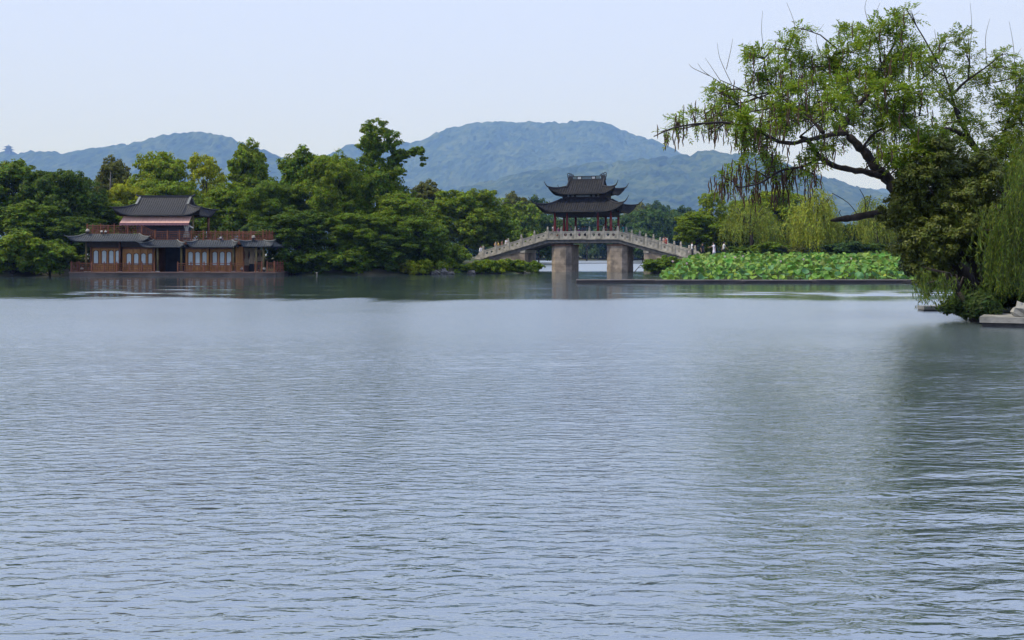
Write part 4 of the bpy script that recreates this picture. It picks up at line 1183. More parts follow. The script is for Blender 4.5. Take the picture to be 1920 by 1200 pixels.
# two far willows hanging low under the bridge
willow(1100, 438, 60, 340, 486, (0.09, 0.15, 0.035), 'far willow hanging to the water, seen under the bridge between the piers', 71, 240, GF)
willow(1188, 452, 40, 350, 486, (0.09, 0.15, 0.035), 'far willow seen under the bridge right of the right pier', 72, 200, GF)

# shade-dark undergrowth under the trees
def undergrowth(x0, x1, ya, yb, n, seed, hmax, col):
    rs = np.random.RandomState(seed); P0 = []; N0 = []
    while len(P0) < n:
        x = rs.uniform(x0, x1); y = rs.uniform(ya(x), yb(x)); z = float(land_h(x, y))
        if z < 0.25: continue
        h = z+rs.rand()*hmax*(0.6+0.6*math.sin(x*0.9)**2); k = 46
        d = unit(rs.normal(size=(k, 3))); P0.append(np.array([x, y, h])+d*0.7*rs.rand(k, 1)**0.5); N0.append(d+np.array([0, -0.2, 0.5])+rs.normal(size=(k, 3))*0.4)
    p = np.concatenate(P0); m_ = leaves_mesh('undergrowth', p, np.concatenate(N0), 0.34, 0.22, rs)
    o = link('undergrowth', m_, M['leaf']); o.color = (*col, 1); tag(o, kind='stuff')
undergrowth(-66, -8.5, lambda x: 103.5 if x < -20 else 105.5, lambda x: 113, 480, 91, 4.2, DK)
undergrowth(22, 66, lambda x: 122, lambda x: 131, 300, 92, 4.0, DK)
# ------------------------------------------------------------------ lotus bed, timber boom, rocks, small things on the far banks
M['lotus'] = leaf_mat('lotus_leaf', trans=0.16, rough=0.5, spec=0.3, vary=0.4, yellow=0.14)
M['stalk'] = rough_mat('stalk', (0.06, 0.10, 0.03), (0.10, 0.13, 0.04), 6, 0.6, 0.1, 20)
M['petal'] = leaf_mat('petal', 0.3, 0.6, 0.2, 0.15, 0.02, (0.75, 0.62, 0.62))
M['boom_wood'] = rough_mat('boom_wood', (0.03, 0.027, 0.028), (0.07, 0.06, 0.06), 2, 0.75, 0.4, 10, (0.4, 3, 3))
M['boom_top'] = rough_mat('boom_top', (0.15, 0.13, 0.125), (0.25, 0.215, 0.2), 2, 0.8, 0.4, 10, (0.4, 3, 3))
M['rock'] = rough_mat('rock', (0.09, 0.085, 0.08), (0.2, 0.19, 0.175), 3, 0.9, 0.7, 8)

def lotus_leaf_mesh(seed, cup, wave):
    rs = random.Random(seed); n = 16; vs = [(0, 0, -cup*0.45)]; fs = []
    ph = rs.random()*6
    for ri, r in enumerate((0.55, 1.0)):
        for j in range(n):
            a = 2*math.pi*j/n
            rr = r*(1+0.05*math.sin(3*a+ph)+0.03*math.sin(7*a))
            z = cup*(r**2-0.5)*0.5+wave*r**2*(math.sin(2*a+ph)+0.5*math.sin(5*a+2*ph))
            vs.append((rr*math.cos(a), rr*math.sin(a), z))
    for j in range(n):
        k = (j+1) % n
        fs.append((0, 1+j, 1+k)); fs.append((1+j, 1+n+j, 1+n+k, 1+k))
    me = bpy.data.meshes.new('leaf'); me.from_pydata(vs, [], fs); me.update()
    for p in me.polygons: p.use_smooth = True
    me.materials.append(M['lotus']); return me
LM = [lotus_leaf_mesh(i, c, w) for i, (c, w) in enumerate(((0.75, 0.12), (0.5, 0.18), (1.0, 0.14), (-0.4, 0.2), (0.6, 0.28), (-0.8, 0.16)))]
BED = [(11.1, 74.2), (30, 73.3), (44, 72.5), (50, 86), (48, 101), (34, 104), (22, 104.5), (17, 101), (14.4, 93), (12.6, 84)]
lotus = empty('lotus_bed', (25, 88, 0)); tag(lotus, 'dense bed of round green lotus leaves behind the floating timber boom', 'lotus')
rs = np.random.RandomState(8)
cand = []
N = 20000
qx = rs.uniform(10, 51, N); qy = rs.uniform(72, 105, N)
ins = poly_sd(qx, qy, BED) > 0.0
sd = poly_sd(qx, qy, BED)
pts = []
cellmap = {}
for x, y, s_, ok in zip(qx, qy, sd, ins):
    if not ok: continue
    r = rs.uniform(0.15, 0.3)
    key = (int(x/0.5), int(y/0.5))
    near = False
    for dx in (-1, 0, 1):
        for dy in (-1, 0, 1):
            for (px, py, pr) in cellmap.get((key[0]+dx, key[1]+dy), []):
                if (px-x)**2+(py-y)**2 < (0.66*(pr+r))**2: near = True
    if near: continue
    cellmap.setdefault(key, []).append((x, y, r))
    pts.append((x, y, r, s_))
pts.sort(key=lambda p: p[1])
STV = [[], []]; LFV = []; stk = MB()
LCOL = [(0.055, 0.165, 0.02), (0.085, 0.21, 0.02), (0.14, 0.25, 0.016), (0.075, 0.2, 0.07), (0.11, 0.23, 0.03), (0.26, 0.31, 0.02)]
big = [p for p in pts if p[0] < 31.5][:300]; bigset = set((p[0], p[1]) for p in big)
mass = MB(); massfaces = []
for (x, y, r, s_) in pts:
    edge = min(1, s_/2.2)
    hgt = (0.3+0.7*edge)*(0.35+rs.uniform(0.1, 0.75)+1.05*min(1, max(0, (y-75)/24))+0.18*math.sin(x*0.9)*math.cos(y*0.7))
    if rs.rand() < 0.08: hgt *= 0.3
    m_ = LM[rs.choice(6, p=[.3, .22, .16, .14, .1, .08])]
    tx, ty, rz = rs.normal()*0.55, rs.normal()*0.55, rs.rand()*6.28
    mat4 = Matrix.Translation((x-25, y-88, hgt)) @ Matrix.Rotation(0.28, 4, 'X') @ Matrix.Rotation(rz, 4, 'Z') @ Matrix.Rotation(tx, 4, 'X') @ Matrix.Rotation(ty, 4, 'Y') @ Matrix.Scale(r, 4)
    if (x, y) in bigset:
        o = link('leaf', m_, None, lotus); o.matrix_local = mat4
        c = LCOL[rs.choice(6, p=[.22, .28, .2, .16, .12, .02])]; o.color = (*c, 1)
    else:
        mass.add([mat4 @ v.co for v in m_.vertices], [tuple(p.vertices) for p in m_.polygons])
    stk.tube([(x-25+rs.randn()*0.08, y-88+rs.randn()*0.08, -0.3), (x-25, y-88, hgt-0.12*r)], 0.013, 3, False) if y < 90 else None
o = mass.build('leaf_mass', M['lotus'], lotus, True); o['kind'] = 'stuff'; o.color = (0.10, 0.22, 0.024, 1)
o = stk.build('stalks', M['stalk'], lotus); o['kind'] = 'stuff'
# lotus flowers
def lotus_flower(x, y, z, bud):
    rs2 = np.random.RandomState(int(x*100)); mb = MB()
    for ring, (n, tilt, ln) in enumerate(((5, 0.25, 0.13), (7, 0.7 if not bud else 0.35, 0.16))):
        for j in range(n):
            a = 6.283*j/n+ring*0.3
            d = Vector((math.cos(a)*math.sin(tilt), math.sin(a)*math.sin(tilt), math.cos(tilt)))
            sd_ = Vector((-math.sin(a), math.cos(a), 0))
            b = Vector((0, 0, 0))
            mb.add([b, b+d*ln*0.55+sd_*0.045, b+d*ln, b+d*ln*0.55-sd_*0.045], [(0, 1, 2, 3)])
    f = mb.build('flower', M['petal'], lotus); f.location = (x-25, y-88, z); f.scale = (1.3, 1.3, 1.3)
    MB().tube([(0, 0, -z/1.3-0.2), (0, 0, 0)], 0.012, 4).build('flower_stalk', M['stalk'], f)
for i in range(16):
    p = pts[int(rs.rand()*len(pts)*0.8)]
    lotus_flower(p[0]+0.15, p[1]-0.1, 1.2+1.05*min(1, max(0, (p[1]-75)/24))+0.25*rs.rand(), rs.rand() < 0.5)

# floating timber boom in front of the lotus
boom = empty('timber_boom', (P(1080, 532, 70.5).x, 70.5, 0)); tag(boom, 'long dark floating timber boom lying in front of the lotus bed', 'boom')
x = 0.0; i = 0; rr = random.Random(4)
while x < 38:
    L_ = [5.6, 6.1, 5.2, 6.4][i % 4]; i += 1
    y0 = 0.02*math.sin(i*2.1); dz = 0.012*math.sin(i*1.7)
    b = MB().box(x+0.015, x+L_-0.015, y0-0.2, y0+0.2, -0.2, 0.19+dz).build('log', M['boom_wood'], boom)
    MB().box(x+0.03, x+L_-0.03, y0-0.24, y0+0.22, 0.193+dz, 0.25+dz).build('plank', M['boom_top'], b)
    MB().box(x+L_-0.25, x+L_+0.25, y0-0.27, y0-0.242, 0.04, 0.18+dz).build('joint_plate', M['boom_wood'], b)
    x += L_
# thin boom on the inner lake
ib = empty('inner_boom', (0, 235, 0)); tag(ib, 'thin dark floating line across the inner lake seen under the bridge', 'boom')
for k in range(14): MB().tube([(4+3*k, 0.3*math.sin(k), 0.02), (6.95+3*k, 0.3*math.sin(k+1), 0.02)], 0.14, 6).build('float_tube', M['boom_wood'], ib)

# rocks along the left shore
def rock(u, v, w, h, Y, label, seed, group='shore rocks left of the bridge'):
    p = P(u, v, Y); rs = np.random.RandomState(seed); mb = MB().ellipsoid((0, 0, 0), (w/2, w*0.4, h), 12, 8)
    o = mb.build('shore_rock', M['rock'], None, False, (p.x, p.y, max(0.0, p.z)))
    for vv in o.data.vertices:
        n = vv.co.normalized(); k = 1+0.22*math.sin(n.x*5+seed)*math.cos(n.y*6+seed*2)+0.14*math.sin(n.z*9+n.x*7+seed)
        vv.co *= k
    tag(o, label, 'rock', group)
rock(815, 511, 0.95, 0.28, 102.0, 'low grey shore rock below the leafy sprig, left one', 1)
rock(829, 510, 1.3, 0.36, 102.6, 'larger brownish shore rock below the leafy sprig', 2)
rock(845, 512, 0.7, 0.16, 102.4, 'small flat pale rock right of the brownish one at the water', 3)
rock(884, 511, 0.9, 0.22, 104.2, 'reddish low rock at the waterline left of the bridge ramp', 4)
rock(899, 511, 1.0, 0.25, 105.4, 'grey rock at the waterline under the ramp shrub', 5)
# little white post in the water
p = P(594, 517, 96.3)
o = MB().lathe([(0.07, -0.6), (0.075, 0.22), (0.085, 0.23), (0.085, 0.29), (0.05, 0.31)], n=9).build('mooring_post', M['stone'], None, True, (p.x, p.y, 0))
tag(o, 'short whitish post standing in the water right of the boat', 'post')
# dead branch leaning in the water right of the right pier
M['dead'] = rough_mat('dead', (0.05, 0.045, 0.04), (0.1, 0.09, 0.08), 5, 0.9, 0.3, 12)
p = P(1191, 508, 112); o = empty('fallen_branch', (p.x, 112, 0)); tag(o, 'dead branch slanting out of the water beside the right pier', 'branch')
MB().tube([(-0.3, 0, -0.2), (0.15, 0, 0.35), (0.5, 0.1, 0.75), (0.95, 0.1, 1.3)], [0.05, 0.045, 0.035, 0.015], 6).build('stem', M['dead'], o, True)
MB().tube([(0.3, 0, 0.52), (0.8, -0.1, 0.66), (1.0, -0.1, 0.95)], [0.03, 0.02, 0.01], 5).build('side_shoot', M['dead'], o, True)
# bare pole among the trees behind the boat
p = P(207, 370, 111); o = empty('bare_pole', (p.x, 111, float(land_h(p.x, 111)))); tag(o, 'bare greyish dead trunk sticking up among the trees left of the tea-house roof', 'dead tree')
zt = P(207, 322, 111).z-o.location.z
MB().tube([(0, 0, -0.3), (0.02, 0, zt*0.5), (0.0, 0, zt*0.85), (0.03, 0, zt)], [0.16, 0.13, 0.09, 0.03], 7).build('trunk', M['rock'], o, True)
for k in range(5):
    z = zt*(0.66+0.06*k); a = k*2.2
    MB().tube([(0, 0, z), (0.45*math.cos(a), 0.3*math.sin(a), z+0.25)], [0.04, 0.012], 5).build('snag', M['rock'], o, True)
# lookout tower on the far left hill
p = P(18, 284, 5250); tw = empty('lookout_tower', (p.x, 5240, p.z-10)); tw.scale = (2.6, 2.6, 2.6); tag(tw, 'tiny tiered lookout tower on the far hilltop at the left', 'tower')
MB().box(-5, 5, -5, 5, -4, 8).build('tower_body', M['dark_stone'], tw)
for z, r in ((7, 9), (12, 7)):
    MB().add([(-r, -r, z), (r, -r, z), (r, r, z), (-r, r, z), (-r*0.3, -r*0.3, z+3), (r*0.3, -r*0.3, z+3), (r*0.3, r*0.3, z+3), (-r*0.3, r*0.3, z+3)],
             [(3, 2, 1, 0), (4, 5, 6, 7), (0, 1, 5, 4), (1, 2, 6, 5), (2, 3, 7, 6), (3, 0, 4, 7)]).build('tier_roof', M['roof'], tw)
MB().box(-3.5, 3.5, -3.5, 3.5, 9.5, 12.5).build('upper_storey', M['dark_stone'], tw)
MB().lathe([(1.2, 14.5), (0.3, 17), (0.05, 19)], n=6).build('finial', M['roof'], tw)

# ------------------------------------------------------------------ people
CM = {}
def cloth(c):
    if c not in CM: CM[c] = rough_mat('cloth_%d' % len(CM), tuple(v*0.85 for v in c), tuple(min(1, v*1.1) for v in c), 8, 0.85, 0.2, 25)
    return CM[c]
SKIN = (0.42, 0.25, 0.17); HAIR = (0.012, 0.01, 0.01)
def tors(mb, rings, n=12):
    """stack of ellipses (cx, cy, z, rx, ry)"""
    vs = []; fs = []
    for (cx, cy_, z, rx, ry) in rings:
        for j in range(n): a = 6.2832*j/n; vs.append((cx+rx*math.cos(a), cy_+ry*math.sin(a), z))
    for i in range(len(rings)-1):
        for j in range(n): fs.append((i*n+j, i*n+(j+1) % n, (i+1)*n+(j+1) % n, (i+1)*n+j))
    fs.append(tuple(range(n-1, -1, -1))); fs.append(tuple((len(rings)-1)*n+j for j in range(n)))
    return mb.add(vs, fs)
POSE = {   # leg swing front/back, arms: (elbow offset, wrist offset) from shoulder, left and right; trunk lean
 'stand': dict(leg=(0.03, -0.03), arm=(((0.05, 0.02, -0.28), (0.05, -0.06, -0.53)), ((0.05, 0.02, -0.28), (0.05, -0.06, -0.53))), lean=0.0),
 'walk': dict(leg=(0.26, -0.24), arm=(((0.05, -0.14, -0.25), (0.04, -0.33, -0.42)), ((0.05, 0.14, -0.25), (0.05, 0.2, -0.50))), lean=-0.03),
 'reach': dict(leg=(0.22, -0.2), arm=(((0.1, -0.2, -0.16), (0.14, -0.46, -0.2)), ((0.07, 0.1, -0.26), (0.08, 0.12, -0.5))), lean=-0.05),
 'lean': dict(leg=(0.05, -0.12), arm=(((0.08, -0.16, -0.22), (0.02, -0.4, -0.3)), ((0.08, -0.16, -0.22), (0.02, -0.4, -0.3))), lean=-0.14),
 'hold': dict(leg=(0.04, -0.04), arm=(((0.07, -0.06, -0.27), (-0.03, -0.3, -0.24)), ((0.07, -0.06, -0.27), (-0.03, -0.3, -0.24))), lean=0.0),
}
def person(loc, rz, label, top, bottom, style='trousers', pose='stand', hair='short', s=1.0, hat=None, bag=None, group='people on and by the bridge'):
    o = empty('person', loc, rz); tag(o, label, 'person', group); o.scale = (s, s, s)
    P_ = POSE[pose]; ln = P_['lean']
    def T(x, y, z): return (x, y+ln*max(0, z-0.9)/0.6, z)
    body = MB(); shirt = MB(); low = MB(); shoes = MB(); fingers = MB()
    tors(body, [(0, 0, 0.84, 0.13, 0.10), (*T(0, 0, 1.05)[:2], 1.05, 0.12, 0.09), (*T(0, 0, 1.25)[:2], 1.25, 0.15, 0.10), (*T(0, 0, 1.38)[:2], 1.38, 0.14, 0.08), (*T(0, 0, 1.43)[:2], 1.43, 0.06, 0.06)])
    hx, hy, hz = T(0, 0.0, 1.58)
    body.tube([T(0, 0.01, 1.38), T(0, 0, 1.52)], [0.058, 0.052], 8)
    body.ellipsoid((hx, hy, hz), (0.075, 0.095, 0.118), 12, 9)
    body.ellipsoid((hx, hy-0.095, hz-0.012), (0.015, 0.022, 0.026), 6, 5)
    for sg in (-1, 1): body.ellipsoid((hx+sg*0.076, hy+0.01, hz-0.01), (0.012, 0.024, 0.032), 6, 5)
    for k, sg in enumerate((-1, 1)):
        sw = P_['leg'][k]
        hip = Vector((sg*0.085, 0, 0.88)); kn = Vector((sg*0.09, -sw*0.55-0.02, 0.48+abs(sw)*0.02)); an = Vector((sg*0.09, -sw*0.95, 0.085+(0.06 if sw < -0.1 else 0)))
        body.tube([hip, kn, an], [0.082, 0.055, 0.036], 9)
        shoes.ellipsoid((an.x, an.y-0.055, an.z-0.04), (0.045, 0.12, 0.045), 9, 6)
        if style in ('trousers', 'shorts'):
            e = an if style == 'trousers' else hip.lerp(kn, 0.8)
            if style == 'trousers': low.tube([hip+Vector((0, 0, 0.08)), hip.lerp(kn, 0.5), kn, kn.lerp(an, 0.5), an+Vector((0, 0, 0.02))], [0.105, 0.095, 0.075, 0.068, 0.064], 10)
            else: low.tube([hip+Vector((0, 0, 0.08)), hip.lerp(kn, 0.4), e], [0.105, 0.105, 0.1], 10)
        sh = Vector(T(sg*0.175, 0, 1.365)); el, wr = P_['arm'][k]
        e = sh+Vector((sg*el[0], el[1], el[2])); w = sh+Vector((sg*wr[0], wr[1], wr[2]))
        body.tube([Vector(T(sg*0.1, 0, 1.36)), sh, e, w], [0.05, 0.048, 0.037, 0.027], 8)
        d = (w-e).normalized(); pl = w+d*0.045
        body.ellipsoid(pl, (0.03, 0.03, 0.045), 8, 6)
        side = d.cross(Vector((sg, 0, 0.2))).normalized()
        for f in range(4):
            b = pl+d*0.03+side*(f-1.5)*0.019; L2 = (0.062, 0.072, 0.068, 0.052)[f]
            fingers.tube([b, b+d*L2*0.55, b+d*L2*0.9+Vector((-sg*0.018, 0, 0))], [0.009, 0.0085, 0.007], 5)
        b = pl-d*0.01+side*0.03
        fingers.tube([b, b+d*0.025+side*0.02, b+d*0.05+side*0.022], [0.011, 0.01, 0.008], 5)
        f = 0.65 if style != 'robe' else 1.7
        if f < 1: shirt.tube([Vector(T(sg*0.1, 0, 1.37)), sh, sh.lerp(e, f)], [0.075, 0.07, 0.066], 9)
        else: shirt.tube([Vector(T(sg*0.1, 0, 1.37)), sh, e, e.lerp(w, 0.8)], [0.075, 0.07, 0.07, 0.08], 9)
    hem = 0.84
    if style == 'robe': rings = [(0, 0, 0.12, 0.25, 0.22), (0, 0, 0.5, 0.21, 0.18), (0, 0, 0.85, 0.17, 0.14)]
    elif style == 'dress': rings = [(0, 0, 0.5, 0.25, 0.2), (0, 0, 0.7, 0.2, 0.16), (0, 0, 0.88, 0.165, 0.13)]
    else: rings = [(0, 0, hem, 0.172, 0.128), (0, 0, 0.9, 0.168, 0.126)]
    for z, rx, ry in ((1.04, 0.148, 0.115), (1.22, 0.172, 0.122), (1.34, 0.178, 0.108), (1.40, 0.13, 0.085), (1.435, 0.07, 0.066)):
        x, y, _ = T(0, 0, z); rings.append((x, y, z, rx, ry))
    tors(shirt, rings)
    if style == 'skirt': tors(low, [(0, 0, 0.48, 0.22, 0.18), (0, 0, 0.7, 0.185, 0.15), (0, 0, 0.93, 0.15, 0.115)])
    if style in ('trousers', 'shorts'): tors(low, [(0, 0, 0.82, 0.16, 0.12), (0, 0, 0.9, 0.162, 0.122), (0, 0, 0.98, 0.15, 0.115)])
    # one closed body surface
    me = body.me('body'); tmp = bpy.data.objects.new('tmp_body', me); COL.objects.link(tmp)
    md = tmp.modifiers.new('r', 'REMESH'); md.mode = 'VOXEL'; md.voxel_size = 0.026; md.use_smooth_shade = True
    dg = bpy.context.evaluated_depsgraph_get(); nm = bpy.data.meshes.new_from_object(tmp.evaluated_get(dg))
    bpy.data.objects.remove(tmp)
    bm = bmesh.new(); bm.from_mesh(nm)
    f2 = fingers.me('f'); bm.from_mesh(f2); bm.to_mesh(nm); bm.free()
    nm.name = 'body'; nm.materials.clear()
    link('body', nm, cloth(SKIN), o)
    shirt.build('dress' if style in ('robe', 'dress') else 'shirt', cloth(top), o, True)
    if low.v: low.build({'trousers': 'trousers', 'shorts': 'shorts', 'skirt': 'skirt'}[style], cloth(bottom), o, True)
    shoes.build('shoes', cloth((0.05, 0.05, 0.055)), o, True)
    h = MB(); h.ellipsoid((hx, hy+0.018, hz+0.028), (0.086, 0.1, 0.108), 12, 8)
    if hair == 'long': tors(h, [(hx, hy+0.05, hz-0.24, 0.06, 0.03), (hx, hy+0.055, hz-0.1, 0.085, 0.05), (hx, hy+0.04, hz+0.02, 0.085, 0.075)])
    if hair == 'bun': h.ellipsoid((hx, hy+0.11, hz+0.06), (0.05, 0.05, 0.05), 8, 6)
    h.build('hair', cloth(HAIR), o, True)
    ey = MB()
    for sg in (-1, 1): ey.ellipsoid((hx+sg*0.03, hy-0.085, hz+0.004), (0.011, 0.009, 0.008), 6, 4)
    ey.build('eyes', cloth(HAIR), o, True)
    MB().ellipsoid((hx, hy-0.088, hz-0.052), (0.024, 0.008, 0.007), 8, 4).build('mouth', cloth((0.3, 0.09, 0.08)), o, True)
    if hat: MB().lathe([(0.135, 0.045), (0.135, 0.06), (0.095, 0.065), (0.09, 0.13), (0.05, 0.155)], (hx, hy, hz), 12).build('hat', cloth(hat), o, True)
    if bag: MB().tube([(0.2, 0.06, 1.0), (0.2, 0.06, 0.72)], [0.08, 0.1], 8).build('bag', cloth(bag), o, True)
    return o
def s_for_u(u, t):
    lo_, hi_ = -16.0, 20.0
    for _ in range(40):
        m_ = (lo_+hi_)/2; p = br(m_, t, 0)
        if 960+F*p.x/p.y < u: lo_ = m_
        else: hi_ = m_
    return lo_
def on_bridge(u, t, rz, *a, **k):
    s = s_for_u(u, t); p = br(s, t, deck_z(s)+0.002); return person(p, rz-TH, *a, **k)
WH = (0.78, 0.78, 0.8); BK = (0.02, 0.02, 0.024); PI_ = math.pi
on_bridge(901.5, -0.9, 1.3, 'person in a long white robe at the bottom of the left ramp', WH, WH, 'robe', 'stand', 'bun')
on_bridge(907, 0.3, 1.5, 'dark-clothed person beside the white-robed one on the left ramp', (0.05, 0.035, 0.035), BK, 'trousers', 'stand', 'long')
on_bridge(929, -1.5, 1.2, 'person in orange leaning on the left ramp balustrade', (0.55, 0.26, 0.08), (0.4, 0.2, 0.1), 'skirt', 'hold', 'long', 0.95)
on_bridge(934.5, -1.2, -1.2, 'person in yellow beside the one in orange on the left ramp', (0.6, 0.42, 0.1), (0.3, 0.22, 0.12), 'skirt', 'hold', 'long', 0.93)
on_bridge(941, -0.6, 1.4, 'person in brown walking behind the one in yellow on the left ramp', (0.25, 0.13, 0.09), BK, 'trousers', 'walk', 'short', 0.97)
on_bridge(948, -0.9, 1.3, 'person in a loose white shirt bending forward on the left ramp', WH, (0.4, 0.4, 0.42), 'trousers', 'lean', 'short')
on_bridge(979, -0.6, 1.5, 'short person in pink half hidden by the upper left ramp balustrade', (0.62, 0.3, 0.34), (0.5, 0.4, 0.4), 'dress', 'stand', 'long', 0.82)
on_bridge(1037.5, -1.2, 1.4, 'person in a white shirt outside the pavilion’s leftmost column', WH, (0.05, 0.05, 0.07), 'trousers', 'stand', 'short')
on_bridge(1047.5, 0.4, 0.4, 'person in purple behind the leftmost front column', (0.2, 0.09, 0.2), BK, 'trousers', 'stand', 'long', 0.88)
on_bridge(1070.5, -0.2, 1.8, 'person in grey standing right of the second front column', (0.16, 0.17, 0.22), BK, 'trousers', 'stand', 'short', 0.97)
on_bridge(1085, -0.5, 0.3, 'seated-height person with a white cap under the pavilion', (0.35, 0.13, 0.24), BK, 'dress', 'hold', 'long', 0.74, hat=WH)
on_bridge(1092, 0.1, 0.8, 'left one of two dark-haired people in slate under the pavilion', (0.1, 0.12, 0.16), BK, 'trousers', 'hold', 'long', 0.93)
on_bridge(1096.5, 0.3, -0.5, 'right one of two dark-haired people in slate under the pavilion', (0.14, 0.18, 0.24), BK, 'trousers', 'stand', 'long', 0.95)
on_bridge(1130, -0.4, 1.6, 'person in black beside the third front column', (0.03, 0.03, 0.035), BK, 'trousers', 'lean', 'short', 1.05)
on_bridge(1154, 0.3, -1.2, 'dark-clothed person between the last two columns', (0.05, 0.05, 0.06), BK, 'trousers', 'stand', 'short', 0.97)
on_bridge(1168, 0.2, -1.4, 'person in a teal dress just outside the right columns', (0.02, 0.2, 0.18), BK, 'dress', 'stand', 'long')
on_bridge(1244.5, -1.3, 1.3, 'person in pale top leaning together on the right ramp with one in red', (0.55, 0.42, 0.36), (0.5, 0.5, 0.5), 'skirt', 'hold', 'long', 0.97)
on_bridge(1249, -1.35, -1.2, 'dark-haired person in red on the right ramp', (0.42, 0.06, 0.05), BK, 'skirt', 'hold', 'bun', 0.98)
def on_land(u, Y, rz, *a, **k):
    X = (u-960)/F*Y; return person((X, Y, float(land_h(X, Y))+0.0), rz, *a, **k)
on_land(1297.5, 112.5, 1.4, 'person in white shirt and black trousers at the right foot of the bridge', WH, BK, 'trousers', 'hold', 'short', 1.05)
on_land(1317, 113.5, 0.6, 'person in black in the shade near the bridge’s right foot', (0.03, 0.035, 0.045), BK, 'trousers', 'stand', 'short', 1.0)
on_land(1339, 111.5, -1.5, 'person in a pale lilac dress with one arm out, walking left', (0.6, 0.58, 0.68), WH, 'dress', 'reach', 'short', 1.03)
on_land(1357, 111.5, 1.5, 'person in white top and dark shorts walking away from the bridge', (0.66, 0.68, 0.68), BK, 'shorts', 'walk', 'short', 1.02)
# ------------------------------------------------------------------ the near right bank
NT = 33.0
def fronds(name, org, dirs, rs, L0=0.34, npair=5, ll=0.12, lw=0.042):
    """pinnate leaves: leaflets in pairs along a drooping rachis"""
    n = len(org); d = unit(dirs)
    up = np.array([0, 0, 1.0]); sdv = unit(np.cross(d, up)+rs.normal(size=(n, 3))*0.25); nrm = unit(np.cross(sdv, d))
    Ls = L0*(0.7+0.6*rs.rand(n))[:, None]
    P0 = []; A = []; N = []
    for k in range(npair):
        t = (k+1)/npair
        base = org+d*Ls*t+np.array([0, 0, -1])*Ls*0.25*t*t
        for sg in (-1, 1):
            a = unit(d*0.55+sdv*sg*0.85+np.array([0, 0, -0.12])+rs.normal(size=(n, 3))*0.18)
            P0.append(base+a*ll*0.5); A.append(a); N.append(unit(nrm+rs.normal(size=(n, 3))*0.25))
    base = org+d*Ls*1.05+np.array([0, 0, -1])*Ls*0.28
    a = unit(d+np.array([0, 0, -0.7])); P0.append(base+a*ll*0.5); A.append(a); N.append(nrm)
    pos = np.concatenate(P0); ax = np.concatenate(A); nn = np.concatenate(N); nn = unit(nn-ax*np.sum(nn*ax, 1, keepdims=True))
    sz = 0.75+0.5*rs.rand(len(pos))
    return leaf_quads(name, pos, ax, np.cross(nn, ax), nn, ll*sz, lw*sz)

def limb_pts(pts, Y0):
    """pts (u, v, depth offset)"""
    return [P(u, v, Y0+dy) for u, v, dy in pts]
def smooth_path(p, n=5):
    out = []
    for i in range(len(p)-1):
        a = p[max(0, i-1)]; b = p[i]; c = p[i+1]; d = p[min(len(p)-1, i+2)]
        for k in range(n):
            t = k/n
            out.append(0.5*((2*b)+(c-a)*t+(2*a-5*b+4*c-d)*t*t+(3*b-a-3*c+d)*t**3))
    out.append(p[-1]); return out

